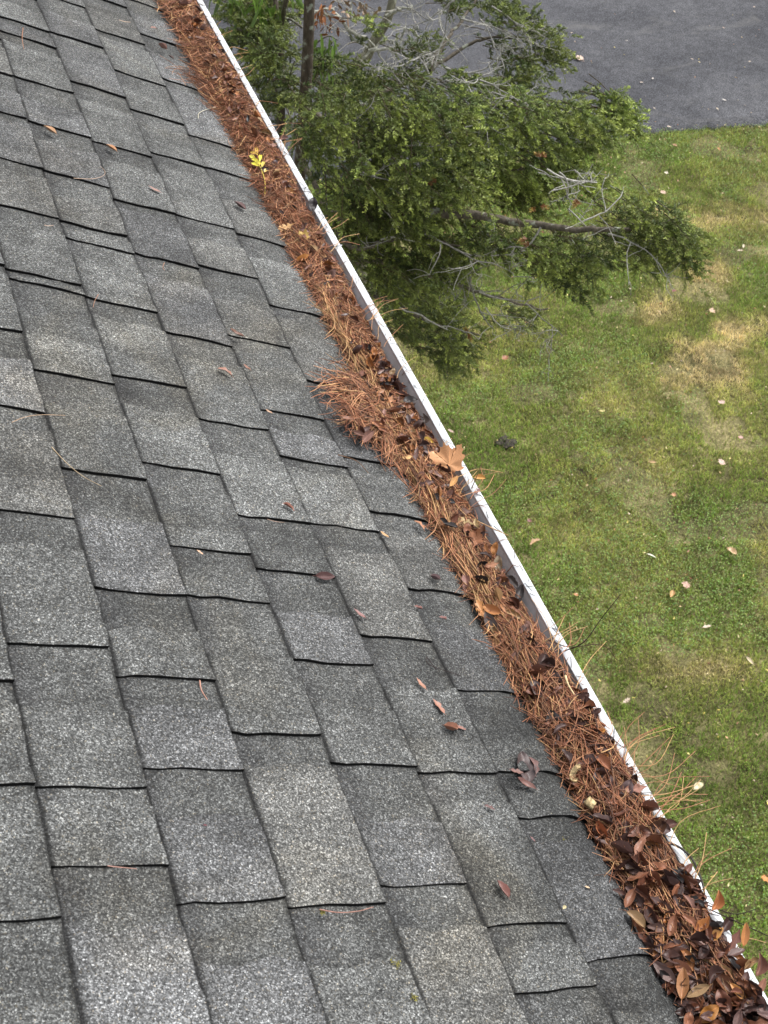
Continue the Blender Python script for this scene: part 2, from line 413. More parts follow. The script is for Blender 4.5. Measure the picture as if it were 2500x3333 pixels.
# opposite slope so that the house is closed
b = Buf(); tx = (-15 - 12) * CW * math.cos(TH); tz = 27 * CW * math.sin(TH)
V = [(tx, SMIN * CW, tz), (tx, SMAX * CW, tz), (tx - 3.8, SMAX * CW, tz - 1.9), (tx - 3.8, SMIN * CW, tz - 1.9)]
V += [(x, y, z - .03) for x, y, z in V]
b.add(V, [(0, 1, 2, 3), (7, 6, 5, 4), (0, 4, 5, 1), (1, 5, 6, 2), (2, 6, 7, 3), (3, 7, 4, 0)], C=(.15, .15, .155))
o = link('back_slope', b.mesh('back_slope', M_SH), roof)

GY0, GY1 = SMIN * CW + .02, SMAX * CW - .02
def extrude(b, prof, y0, y1, ny, C, wave=0):
    ys = np.linspace(y0, y1, ny); P = np.array(prof)
    V = np.stack([np.broadcast_to(P[None, :, 0] + 0 * ys[:, None], (ny, len(P))), np.broadcast_to(ys[:, None], (ny, len(P))),
                  np.broadcast_to(P[None, :, 1], (ny, len(P)))], -1).copy()
    V[..., 0] += wave * (fbm(ys * 1.1, ys * 0, 71, 2) - .5)[:, None] * np.clip((P[None, :, 0]) / .1, 0, 1)
    V[..., 2] += wave * .6 * (fbm(ys * 1.3, ys * 0 + 5, 72, 2) - .5)[:, None] * np.clip((P[None, :, 0]) / .1, 0, 1)
    b.add(V, grid_q(ny, len(P)), C=C)
LIPX0, LIPX1, LIPZ = .1055, .1205, -.0150
GW = .004
prof = [(-.0125, -.021), (-.0125, -.125), (-.0125, -.127), (.062, -.128), (.066, -.126), (.070, -.105), (.079, -.085), (.086, -.066),
        (.0955, -.042), (.1045, -.0255), (.1052, -.0215), (.1050, -.0195), (.1045, -.0175), (.1050, -.0158), (.1065, LIPZ), (.1120, LIPZ + .0004), (.1185, LIPZ - .0002),
        (.1205, LIPZ - .0018), (.1212, -.021), (.1205, -.034), (.1170, -.040), (.1120, -.045), (.1110, -.062), (.104, -.078), (.076, -.108),
        (.070, -.129), (.062, -.1315), (-.0145, -.131), (-.0145, -.021), (-.0125, -.021)]
b = Buf(); extrude(b, prof, GY0, GY1, 160, (1, 1, 1), GW)
gutter = link('gutter', b.mesh('gutter', M_PAINT, True), house); HP(gutter)
gutter['label'] = 'white aluminium gutter with its rolled front lip'
md = gutter.modifiers.new('crease', 'EDGE_SPLIT'); md.split_angle = math.radians(38)
for k, yy in enumerate(np.arange(GY0 + .3, GY1, .62)):
    if 8 < yy / CW < 18.5: continue
    b = Buf(); box(b, -.0125, .106, yy - .012, yy + .012, -.0355, -.0335); box(b, -.0125, .106, yy - .002, yy + .002, -.0335, -.0285)
    link('hanger', b.mesh('hanger', M_PAINT), gutter)
for sy in (2.47, 0.905):                                    # lap joints of the gutter sections
    b = Buf(); box(b, .1050, .1213, sy - .0012, sy + .0012, -.0162, -.0139); link('lap_joint', b.mesh('lap_joint', M_PAINT), gutter)
b = Buf(); box(b, -.036, -.0146, GY0, GY1, -.21, -.036)
fascia = link('fascia_board', b.mesh('fascia_board', M_SIDE), house); HP(fascia)
b = Buf(); box(b, -.42, -.0365, GY0, GY1, -.225, -.213)
o = link('soffit', b.mesh('soffit', M_SIDE), house); HP(o)
b = Buf()
z = -.226
while z > GZ + .3:                                            # lap siding
    V = [(-.415, GY0, z), (-.415, GY1, z), (-.400, GY1, z - .115), (-.400, GY0, z - .115), (-.415, GY0, z - .115), (-.415, GY1, z - .115)]
    b.add(V, [(0, 3, 2, 1), (3, 4, 5, 2)], T=[(0, 4, 3), (1, 2, 5)]); z -= .115
box(b, -.9, -.395, GY0, GY1, GZ - .3, z)
box(b, tx - 3.7, -.4155, GY0 + .02, GY1 - .02, GZ - .3, -.24)
wall = link('wall', b.mesh('wall', M_SIDE), house); HP(wall)

# ------------------------------------------------------------------ ground, lawn, driveway
def sheet(name, x0, x1, y0, y1, z, n, mat, amp=0.0, ylow=None):
    xs = np.linspace(x0, x1, n); ys = np.linspace(0, 1, n); X, Yt = np.meshgrid(xs, ys)
    Y = y0 + (y1 - y0) * Yt
    if ylow is not None: Y = ylow(X) + (y1 - ylow(X)) * Yt ** 2
    Z = z + amp * (fbm(X * .8, Y * .8, 81, 3) - .5)
    return link(name, mkmesh(name, np.stack([X, Y, Z], -1), grid_q(n, n), mat=mat, smooth=True))
ground = tag(sheet('ground', -250, 250, -250, 250, GZ - .02, 3, M_SOIL), kind='structure')
lawn = tag(sheet('lawn', -3, 22, -4, 16, GZ - .006, 60, M_SOIL, .0), kind='structure')
def edge_y(x):
    return 10.78 + .05 * np.sin(x * 1.3) - .03 * np.clip(x - 6, 0, 9) + .05 * (fbm(x * 3, x * 0, 91, 3) - .5) + .05 * (vnoise(x * 14, x * 0, 92) - .5)
xs = np.concatenate([np.linspace(-60, -4, 30), np.linspace(-3.9, 20, 700), np.linspace(20.5, 80, 30)])
b = Buf()
ylo = edge_y(xs); rows = [np.stack([xs, ylo, xs * 0 + GZ - .01], -1), np.stack([xs, ylo + .015, xs * 0 + GZ + .02], -1),
                          np.stack([xs, ylo + .2, xs * 0 + GZ + .028], -1), np.stack([xs, xs * 0 + 18, xs * 0 + GZ + .03], -1), np.stack([xs, xs * 0 + 30, xs * 0 + GZ + .03], -1)]
b.add(np.array(rows), grid_q(5, len(xs)))
driveway = tag(link('driveway', b.mesh('driveway', M_ASPH)), kind='structure')

def patch(x, y):
    """0 green .. 1 straw-coloured lawn, from the photograph's dead patches"""
    v = .05 + .52 * (fbm(x * 1.1, y * 1.1, 101, 4) - .40) * 2
    px, py = proj(np.stack([x, y, np.full_like(x, GZ)], -1))
    nz = (fbm(x * 4, y * 4, 103, 3) - .5) * 1.2
    for cx, cy, rx, ry, a in ((2350, 720, 210, 55, .8), (2300, 905, 90, 60, .75), (2130, 1005, 75, 55, .65), (2350, 1190, 190, 110, 1.05), (2430, 1080, 130, 60, .8),
                              (2480, 1800, 60, 240, .5), (2300, 2180, 200, 50, .4), (1900, 1330, 300, 50, .12), (2000, 1480, 150, 100, .08),
                              (2250, 560, 150, 60, .1), (1700, 1700, 60, 60, .15), (1500, 1200, 200, 40, .12), (2440, 2600, 90, 200, .25)):
        d = np.sqrt(((px - cx) / rx) ** 2 + ((py - cy) / ry) ** 2) + nz
        v = v + a * np.clip(1.25 - d, 0, 1)
    for cx, cy, rx, ry, a in ((2150, 1000, 0, 0, 0), (2000, 520, 260, 70, .4), (1600, 1800, 160, 500, .30), (2300, 2000, 120, 100, .2), (1900, 2350, 200, 300, .2)):
        if rx: v = v - a * np.clip(1.2 - np.sqrt(((px - cx) / rx) ** 2 + ((py - cy) / ry) ** 2) + nz * .5, 0, 1)
    return np.clip(v, 0, 1)
def lawn_points(n, seed, margin=260):
    g = R(seed); X = g.uniform(1.0, 10.0, n); Y = g.uniform(1.6, 10.95, n)
    px, py = proj(np.stack([X, Y, np.full(n, GZ)], -1))
    lipx = 655 + (py) * .571
    ok = (px > lipx - margin) & (px < 2500 + margin) & (py > 300) & (py < 3333 + margin) & (Y < edge_y(X) + .02)
    return X[ok], Y[ok]
def grass():
    X, Y = lawn_points(1050000, 11); n = len(X); g = R(12)
    bare = fbm(X * 2.3, Y * 2.3, 111, 4)
    keep = (bare > .38) & (fbm(X * 11, Y * 11, 112, 2) > .22) | (g.random(n) < .22); X, Y = X[keep], Y[keep]; n = len(X)
    tuft = fbm(X * 7, Y * 7, 113, 3)
    p = patch(X, Y) + g.normal(0, .17, n); p = np.clip(p, 0, 1)
    L = (.018 + .036 * tuft ** 1.5 * g.random(n) + .012 * g.random(n)) * np.where(g.random(n) < .02, 1.6, 1)
    wd = .0028 + .0024 * g.random(n)
    az = g.uniform(0, 2 * np.pi, n) ; lean = g.uniform(.25, 1.25, n)
    dx, dy = np.cos(az), np.sin(az); ox, oy = -dy, dx
    z0 = np.full(n, GZ - .005)
    hm = L * np.cos(lean * .5) * .55; rm = L * np.sin(lean * .5) * .55
    ht = hm + L * .5 * np.cos(lean); rt = rm + L * .5 * np.sin(lean)
    V = np.empty((n, 6, 3))
    for j, (w, r_, h) in enumerate(((1, 0 * L, 0 * L), (-1, 0 * L, 0 * L), (-.9, rm, hm), (.9, rm, hm), (-.2, rt, ht), (.2, rt, ht))):
        V[:, j, 0] = X + dx * r_ + ox * wd * .5 * w; V[:, j, 1] = Y + dy * r_ + oy * wd * .5 * w; V[:, j, 2] = z0 + h
    i = np.arange(n)[:, None] * 6
    Q = np.concatenate([i + [0, 1, 2, 3], i + [3, 2, 4, 5]])
    green = np.array([.180, .290, .048]); yel = np.array([.39, .395, .105]); straw = np.array([.74, .60, .33])
    t = p[:, None]
    C = np.where(t < .5, green * (1 - t * 2) + yel * t * 2, yel * (2 - 2 * t) + straw * (2 * t - 1))
    C = C * (g.uniform(.55, 1.35, n) * (.25 + .9 * fbm(X * 5, Y * 5, 117, 3) + .75 * fbm(X * 19, Y * 19, 118, 2)))[:, None]
    dead = g.random(n) < .10; C[dead] = np.array([.30, .24, .12]) * g.uniform(.5, 1.3, (dead.sum(), 1))
    me = mkmesh('grass', V.reshape(-1, 3), Q, col=np.repeat(C, 6, axis=0), mat=M_GRASS)
    tag(link('grass', me), 'patchy green and straw coloured autumn grass', 'grass', kind='stuff')
grass()
def clover():
    X, Y = lawn_points(260000, 13); n = len(X); g = R(14)
    f = fbm(X * 1.6, Y * 1.6, 121, 3); ok = (f > .36 + .22 * g.random(n)) & (patch(X, Y) < .25 + .4 * g.random(n)); X, Y = X[ok], Y[ok]; n = len(X)
    r = g.uniform(.0032, .0068, n); a0 = g.uniform(0, 6.28, n); zz = GZ + g.uniform(.018, .05, n)
    nx, ny = g.normal(0, .35, n), g.normal(0, .35, n)
    V = np.empty((n, 6, 3)); 
    for j in range(6):
        a = a0 + j * np.pi / 3; rr = r * (1 if j % 2 else .8)
        V[:, j, 0] = X + rr * np.cos(a); V[:, j, 1] = Y + rr * np.sin(a); V[:, j, 2] = zz + rr * (np.cos(a) * nx + np.sin(a) * ny)
    i = np.arange(n)[:, None] * 6
    Q = np.concatenate([i + [0, 1, 2, 3], i + [3, 4, 5, 0]])
    C = np.array([.185, .275, .075]) * g.uniform(.6, 1.35, (n, 1)); C[:, 0] *= g.uniform(.8, 1.3, n)
    tag(link('clover', mkmesh('clover', V.reshape(-1, 3), Q, col=np.repeat(C, 6, axis=0), mat=M_GRASS)), 'small round clover leaves growing through the lawn', 'clover', kind='stuff')
clover()
def litter():
    g = R(15); X, Y = lawn_points(9000, 16); n = len(X)
    near_edge = np.exp(-((edge_y(X) - Y) / .5)) ; ok = g.random(n) < .42 + .58 * near_edge; X, Y = X[ok], Y[ok]
    Xd = g.uniform(0, 11, 330); Yd = g.uniform(10.8, 16, 330)
    Z = np.concatenate([np.full(len(X), GZ + .045), np.full(len(Xd), GZ + .034)]); X = np.concatenate([X, Xd]); Y = np.concatenate([Y, Yd]); n = len(X)
    L = g.uniform(.004, .013, n); a = g.uniform(0, 6.28, n); w = L * g.uniform(.2, .5, n)
    V = np.empty((n, 6, 3))
    for j, (u, v) in enumerate(((-1, 0), (-.3, -1), (.4, -.9), (1, 0), (.4, .9), (-.3, 1))):
        V[:, j, 0] = X + L * u * np.cos(a) - w * v * np.sin(a); V[:, j, 1] = Y + L * u * np.sin(a) + w * v * np.cos(a)
        V[:, j, 2] = Z + g.uniform(-.004, .010, n) * (1 if len(Z) else 1)
    i = np.arange(n)[:, None] * 6
    pal = np.array([[.50, .36, .17], [.42, .20, .07], [.60, .50, .24], [.28, .12, .06], [.55, .42, .30], [.55, .45, .10]])
    C = pal[g.integers(0, 6, n)] * g.uniform(.6, 1.2, (n, 1))
    tag(link('leaf_litter', mkmesh('leaf_litter', V.reshape(-1, 3), np.concatenate([i + [0, 1, 2, 3], i + [3, 4, 5, 0]]), col=np.repeat(C, 6, axis=0), mat=M_LEAFC)),
        'scattered tiny scraps of fallen leaf on lawn and driveway', 'leaf litter', kind='stuff')
litter()
# ------------------------------------------------------------------ trees beyond the gutter
TRX, TRY = 1.11, 5.90
GREEN = np.array([.130, .188, .048]); TIP = np.array([.31, .35, .075]); DEEP = np.array([.072, .115, .036])
def in_poly(px, py, poly):
    P = np.array(poly, float); c = np.zeros(px.shape, bool); j = len(P) - 1
    for i in range(len(P)):
        xi, yi = P[i]; xj, yj = P[j]
        c ^= ((yi > py) != (yj > py)) & (px < (xj - xi) * (py - yi) / (yj - yi + 1e-9) + xi); j = i
    return c
def in_crown(P, polys, jit=26, seed=1):
    px, py = proj(P); g = R(seed)
    px = px + g.normal(0, jit, px.shape); py = py + g.normal(0, jit, py.shape)
    ok = np.zeros(px.shape, bool)
    for q in polys: ok |= in_poly(px, py, q)
    return ok
NTW = 36
def sprays(O, D, L, tint, seed, out):
    """leafy twigs: origin, direction, length -> short needles standing round each twig"""
    g = R(seed); n = len(O)
    D = D / np.linalg.norm(D, axis=1, keepdims=True)
    A = np.cross(D, g.normal(0, 1, (n, 3)) * .4 + np.array([0, 0, 1.])); A /= np.linalg.norm(A, axis=1, keepdims=True) + 1e-9
    B = np.cross(D, A)
    u = (np.arange(NTW) + .5) / NTW
    ph = g.uniform(0, 6.28, (n, NTW)); flat = .55
    bend = g.normal(0, .18, (n, 1))
    base = O[:, None] + D[:, None] * (L[:, None] * u)[..., None] + A[:, None] * (bend * L[:, None] * u ** 2)[..., None]
    base[..., 2] -= L[:, None] * u ** 2 * .22
    rad = A[:, None] * np.cos(ph)[..., None] + B[:, None] * (np.sin(ph) * flat)[..., None]
    rad /= np.linalg.norm(rad, axis=2, keepdims=True)
    nd = rad * .80 + D[:, None] * (.62 + .2 * u)[None, :, None]
    nd /= np.linalg.norm(nd, axis=2, keepdims=True)
    nl = .0175 * g.uniform(.75, 1.3, (n, NTW)) * (1 - .35 * u)[None]
    wv = np.cross(nd, g.normal(0, 1, (n, NTW, 3))); wv /= np.linalg.norm(wv, axis=2, keepdims=True) + 1e-9
    w = .0020
    V = np.empty((n, NTW, 4, 3))
    V[:, :, 0] = base + wv * w; V[:, :, 1] = base - wv * w
    V[:, :, 2] = base - wv * w * .9 + nd * nl[..., None]; V[:, :, 3] = base + wv * w * .9 + nd * nl[..., None]
    C = tint[:, None, :] * g.uniform(.75, 1.25, (n, NTW, 1))
    tipw = (u ** 2)[None, :, None]
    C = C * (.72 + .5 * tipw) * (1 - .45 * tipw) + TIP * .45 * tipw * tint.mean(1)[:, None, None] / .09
    out.add(V.reshape(-1, 3), (np.arange(n * NTW)[:, None] * 4 + np.arange(4)), C=np.repeat(C.reshape(-1, 3), 4, axis=0))
    # the twig itself
    tubes(out, base[:, ::8], np.full((n, 5), .0011), np.tile(np.array([[.10, .085, .04]]), (n, 1)), 3)

# visible masses of the evergreen: outline in the photograph, distance range, number of fans, tone
MASS = [
    ([(900, 330), (1010, 290), (1230, 300), (1420, 250), (1560, 300), (1560, 430), (1600, 640), (1400, 700), (1250, 760), (1120, 720), (960, 450)], 5.9, 6.9, 250, 1.0),
    ([(1530, 330), (1640, 290), (1760, 330), (1850, 270), (1930, 330), (2000, 380), (2010, 430), (1960, 520), (1880, 560), (1760, 620), (1560, 640), (1500, 480)], 6.3, 7.1, 125, 1.15),
    ([(1925, 275), (1990, 275), (2070, 310), (2085, 390), (2040, 420), (1990, 390), (1960, 345)], 6.7, 6.9, 24, 1.4),
    ([(1590, 30), (1700, 0), (1700, 45), (1790, 55), (1830, 90), (1850, 200), (1810, 255), (1760, 220), (1700, 240), (1640, 240), (1600, 180), (1570, 100)], 7.3, 7.8, 42, .85),
    ([(1265, 180), (1310, 120), (1380, 100), (1440, 110), (1430, 170), (1380, 230), (1330, 290), (1270, 250)], 7.2, 7.7, 20, .9),
    ([(1420, -40), (1640, -40), (1680, 10), (1590, 30), (1490, 40), (1430, 10)], 7.6, 8.0, 20, .8),
    ([(1420, 250), (1560, 235), (1700, 250), (1780, 330), (1600, 330)], 6.9, 7.5, 26, .9),
    ([(1990, 640), (2090, 610), (2160, 640), (2240, 690), (2290, 760), (2275, 840), (2265, 905), (2235, 870), (2200, 925), (2160, 860), (2120, 905), (2080, 850), (2050, 780), (1990, 730)], 5.75, 6.15, 46, 1.0),
    ([(1600, 740), (1760, 760), (1950, 740), (2060, 780), (2090, 860), (2020, 880), (1990, 900), (1900, 920), (1850, 950), (1770, 890), (1650, 850)], 6.0, 6.5, 62, 1.05),
    ([(1700, 560), (1880, 530), (1980, 560), (1950, 640), (1800, 690), (1650, 690), (1600, 640)], 6.5, 7.0, 22, .95),
    ([(1000, 640), (1250, 700), (1500, 690), (1620, 740), (1640, 830), (1480, 860), (1420, 930), (1300, 960), (1230, 900), (1150, 880)], 6.2, 7.2, 105, .9),
    ([(1150, 880), (1420, 860), (1600, 920), (1750, 990), (1830, 1020), (1790, 1070), (1640, 1080), (1500, 1150), (1330, 1120), (1210, 1020)], 6.9, 8.0, 55, 1.0),
    ([(1150, 880), (1300, 900), (1480, 1000), (1520, 1150), (1470, 1240), (1400, 1180), (1330, 1130), (1240, 1010)], 7.0, 8.6, 80, .8),
    ([(1430, 1100), (1500, 1080), (1520, 1180), (1480, 1230), (1440, 1180)], 7.0, 7.3, 8, .7),
    ([(720, 100), (800, 40), (900, 60), (960, 160), (940, 300), (1000, 330), (900, 420), (840, 330)], 7.0, 8.0, 90, .80),
    ([(700, -50), (1000, -60), (960, 60), (880, 120), (780, 150), (740, 100)], 7.4, 8.4, 60, .8),
    ([(1000, 180), (1060, 150), (1180, 200), (1260, 260), (1240, 320), (1100, 320), (1010, 290)], 7.2, 8.0, 46, .85),
    ([(1120, 60), (1180, 30), (1250, 80), (1200, 140), (1140, 130)], 7.6, 8.2, 8, 1.1),
]
def evergreen():
    root = empty('evergreen_tree', (TRX, TRY, GZ))
    tag(root, 'large dark evergreen tree with drooping boughs and dead grey twigs reaching over the lawn', 'tree')
    off = np.array([TRX, TRY, GZ]); g = R(21)
    fo = Buf(); st = Buf()
    polys = [m[0] for m in MASS]
    O = []; D = []; L = []; Cc = []; stems = []
    for mi, (poly, d0, d1, cnt, tone) in enumerate(MASS):
        P = np.array(poly, float); mn, mx = P.min(0), P.max(0); got = 0
        a = P - P.mean(0)
        while got < cnt:
            q = g.uniform(mn, mx)
            if not in_poly(q[:1], q[1:], poly)[0]: continue
            got += 1
            f = g.random()
            c = at(q[0], q[1], d0 + (d1 - d0) * f)
            out = np.array([c[0] - TRX, c[1] - TRY, 0]); rr = np.linalg.norm(out); out /= rr + 1e-6
            out = out * .8 + np.array([.35, -.15, 0]) + g.normal(0, .35, 3) * np.array([1, 1, .5]); out[2] -= .12; out /= np.linalg.norm(out)
            side = np.cross(out, [0, 0, 1]); side /= np.linalg.norm(side)
            bl = g.uniform(.13, .24)                                     # one fan: a branchlet with twigs on both sides
            c0 = c - out * bl * .5
            stems.append((c0, out, bl))
            nt_ = g.integers(6, 14)
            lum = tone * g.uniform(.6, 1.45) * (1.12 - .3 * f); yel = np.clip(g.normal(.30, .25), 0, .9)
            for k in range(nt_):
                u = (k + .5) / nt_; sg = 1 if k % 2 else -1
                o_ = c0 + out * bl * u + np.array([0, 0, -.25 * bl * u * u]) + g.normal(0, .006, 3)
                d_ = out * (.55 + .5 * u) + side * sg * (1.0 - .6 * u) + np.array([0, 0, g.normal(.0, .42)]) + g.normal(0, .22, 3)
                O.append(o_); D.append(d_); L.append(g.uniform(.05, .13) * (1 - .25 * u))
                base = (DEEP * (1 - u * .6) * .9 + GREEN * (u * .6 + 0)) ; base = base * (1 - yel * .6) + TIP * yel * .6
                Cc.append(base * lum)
    O = np.array(O); D = np.array(D); L = np.array(L); Cc = np.array(Cc)
    ok = in_crown(O, polys, 38, 5); O, D, L, Cc = O[ok], D[ok], L[ok], Cc[ok]
    # the crown above the top of the picture: it shades the boughs and the lawn below
    UO, UD, UL, UC = [], [], [], []
    ucnt = 0
    while ucnt < 190:
        hz = g.uniform(4.3, 7.4); rm = 1.5 * (1 - (hz - 4.3) / 3.6) + .15; a_ = g.uniform(0, 6.28); rr = rm * math.sqrt(g.random())
        c = np.array([TRX + rr * math.cos(a_), TRY + rr * math.sin(a_), GZ + hz])
        if c[0] < .4: continue
        px, py = proj(c)
        if py > -130: continue
        ucnt += 1
        out = np.array([math.cos(a_), math.sin(a_), -.15]); side = np.cross(out, [0, 0, 1]); bl = g.uniform(.2, .3); stems.append((c - out * bl * .5, out, bl))
        for k in range(12):
            u = (k + .5) / 12; sg = 1 if k % 2 else -1
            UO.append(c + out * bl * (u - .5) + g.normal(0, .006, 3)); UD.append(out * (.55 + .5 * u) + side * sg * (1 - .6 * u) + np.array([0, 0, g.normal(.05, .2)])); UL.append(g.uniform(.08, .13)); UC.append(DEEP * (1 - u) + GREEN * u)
    O = np.vstack([O, UO]); D = np.vstack([D, UD]); L = np.concatenate([L, UL]); Cc = np.vstack([Cc, UC])
    # the far side and top of the crown that the photo does not show, kept sparse
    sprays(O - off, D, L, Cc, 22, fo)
    tipok = in_crown(np.array([c0 + o_ * bl * 1.15 for c0, o_, bl in stems]), polys, 8, 6) | (np.array([proj(c0)[1] for c0, o_, bl in stems]) < -100); stems = [s_ for s_, k_ in zip(stems, tipok) if k_]
    sp = np.array([[c0 + o_ * bl * t_ - np.array([0, 0, .25 * bl * t_ * t_]) for t_ in (-.02, .3, .65, 1)] for c0, o_, bl in stems]) - off
    tubes(st, sp, np.tile([.0026, .0024, .0018, .0010], (len(sp), 1)), np.tile([[.07, .055, .035]], (len(sp), 1)), 4)
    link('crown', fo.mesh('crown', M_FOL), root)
    # trunk
    b = Buf(); tp = spline([(0, 0, -.1), (.03, .02, 1.2), (-.02, .0, 2.6), (.02, -.03, 4.0), (.0, .02, 5.4), (.03, .0, 6.6)], 40)
    tubes(b, tp[None], np.linspace(.055, .006, 40)[None], [[.075, .06, .045]], 10)
    link('trunk', b.mesh('trunk', M_BARK, True), root)
    T = lambda h: np.array([TRX, TRY, GZ + h])
    boughs = [([T(3.0), at(1250, 722, 6.45), at(1430, 692, 6.25), at(1650, 718, 6.15), at(1850, 742, 6.05), at(2040, 745, 5.95), at(2210, 712, 5.9)], .030, .006),
              ([at(1290, 715, 6.4), at(1390, 668, 6.5), at(1500, 610, 6.6), at(1700, 545, 6.8), at(1930, 470, 6.9)], .018, .004),
              ([T(3.6), at(1150, 470, 6.5), at(1350, 400, 6.6), at(1600, 340, 6.9), at(1850, 350, 7.0), at(2040, 340, 6.8)], .022, .004),
              ([T(3.3), at(1200, 330, 7.1), at(1400, 225, 7.5), at(1560, 130, 7.7), at(1760, 130, 7.7)], .020, .004),
              ([at(1390, 235, 7.4), at(1440, 150, 7.5), at(1530, 30, 7.8), at(1600, -60, 8.0)], .012, .005),
              ([T(2.6), at(1220, 850, 6.8), at(1400, 900, 6.8), at(1600, 960, 6.9), at(1780, 1010, 7.0)], .018, .004),
              ([T(2.4), at(1200, 960, 7.2), at(1400, 1050, 7.3), at(1560, 1090, 7.3)], .015, .004),
              ([T(3.3), at(1130, 790, 6.4), at(1250, 782, 6.3), at(1370, 775, 6.3), at(1500, 800, 6.3)], .016, .004),
              ([T(4.6), at(900, 120, 7.6), at(820, 60, 7.8), at(740, 40, 8)], .015, .005)]
    for pts, r0, r1 in boughs:
        b = Buf(); c = spline(pts, 42); c = c + .008 * np.stack([vnoise(np.arange(42) * .9, np.zeros(42) + r0 * 999, s) - .5 for s in (1, 2, 3)], -1) * 2
        tubes(b, (c - off)[None], np.linspace(r0, r1, 42)[None], [[.11, .095, .075]], 7); link('branch', b.mesh('branch', M_BARK, True), root)
    b = st; link('branchlets', b.mesh('branchlets', M_BARK), root)
    # dead lichen-grey twigs
    def dead(starts, seed, name, depth=4, col=(.34, .33, .30)):
        g = R(seed); b = Buf(); todo = [(s, d, l, r, depth) for s, d, l, r in starts]
        while todo:
            s, d, l, r, dep = todo.pop(); d = np.array(d, float); d /= np.linalg.norm(d)
            K = 9; P = [np.array(s)]; dd = d.copy(); curl = g.normal(0, .08, 3)
            for i in range(K - 1):
                dd = dd + curl * .8 + g.normal(0, .15, 3); dd /= np.linalg.norm(dd); P.append(P[-1] + dd * l / (K - 1))
            tubes(b, np.array(P)[None] - off, np.linspace(r, r * .5, K)[None], [np.array(col) * g.uniform(.6, 1.2)], 4)
            if dep > 1:
                for j in range(g.integers(2, 5)):
                    i = g.integers(2, K); nd = dd * .6 + g.normal(0, .75, 3); nd[2] = nd[2] * .6
                    todo.append((P[i], nd, l * g.uniform(.45, .75), r * .62, dep - 1))
        link(name, b.mesh(name, M_TWIG), root)
    dead_ = dead
    def dead(starts, seed, name, depth=4):
        for i, s in enumerate(starts): dead_([s], seed * 50 + i, 'dead_twig', depth)
    def go(x0, y0, x1, y1, d, r=.0052):
        a = at(x0, y0, d); c = at(x1, y1, d + .05); return (a, c - a, np.linalg.norm(c - a), r)
    dead([go(1370, 290, 1560, 60, 7.2), go(1400, 250, 1330, 120, 7.2), go(1500, 60, 1720, 80, 7.3), go(1480, 150, 1350, 60, 7.3), go(1450, 220, 1600, 290, 7.1), go(1560, 60, 1640, 130, 7.2), go(1350, 330, 1290, 200, 7.1), go(1390, 260, 1480, 330, 7.0), go(1600, 20, 1760, 130, 7.3), go(1480, 0, 1370, 90, 7.4), go(1430, 160, 1280, 250, 7.1)], 31, 'dead_twigs')
    dead([go(1500, 250, 1640, 330, 6.7), go(1640, 330, 1780, 260, 6.7, .004), go(1600, 300, 1720, 330, 6.7), go(1700, 330, 1740, 270, 6.7, .004), go(1560, 260, 1700, 300, 6.6), go(1450, 260, 1580, 320, 6.6)], 32, 'dead_twigs', 3)
    dead([go(1780, 550, 1960, 640, 6.1), go(1800, 620, 1940, 590, 6.1, .004), go(1850, 680, 1930, 740, 6.0, .004)], 33, 'dead_twigs', 3)
    dead([go(1480, 810, 1720, 860, 6.3), go(1530, 900, 1560, 1090, 6.6), go(1420, 900, 1620, 900, 6.5), go(1560, 950, 1760, 1020, 6.6), go(1760, 740, 1680, 880, 6.0, .006), go(1500, 920, 1420, 830, 6.5),
          go(1700, 980, 1860, 1040, 6.6, .004), go(1580, 1000, 1660, 1120, 6.6, .004)], 34, 'dead_twigs')
    dead([go(1100, 420, 1250, 350, 6.2, .004), go(1300, 480, 1480, 430, 6.1, .004), go(1180, 560, 1330, 620, 6.0, .004), go(1500, 420, 1680, 380, 6.4, .004), go(1900, 720, 2120, 690, 5.8, .004), go(1980, 760, 2180, 830, 5.8, .004), go(1820, 560, 1900, 620, 6.0, .004)], 38, 'dead_twigs', 3)
    dead([go(1240, 780, 1420, 760, 6.2), go(1260, 550, 1330, 540, 6.1, .003), go(1380, 760, 1600, 840, 6.2), go(1300, 1000, 1480, 1120, 6.9)], 35, 'dead_twigs', 3)
    # small tufts of dead orange needles caught in the boughs
    g = R(36); oc_ = []; od = []
    for q in ((1770, 505, 6.2), (1395, 640, 6.0), (1750, 680, 6.0), (1900, 660, 6.0), (1720, 795, 5.9), (1400, 600, 6.0), (1530, 1090, 6.6)):
        for k in range(2): oc_.append(at(*q) + g.normal(0, .015, 3)); od.append(g.normal(0, 1, 3))
    b = Buf(); sprays(np.array(oc_) - off, np.array(od), np.full(len(oc_), .035), np.tile([[.28, .12, .05]], (len(oc_), 1)), 37, b)
    link('dead_needles', b.mesh('dead_needles', M_FOL), root)
evergreen()

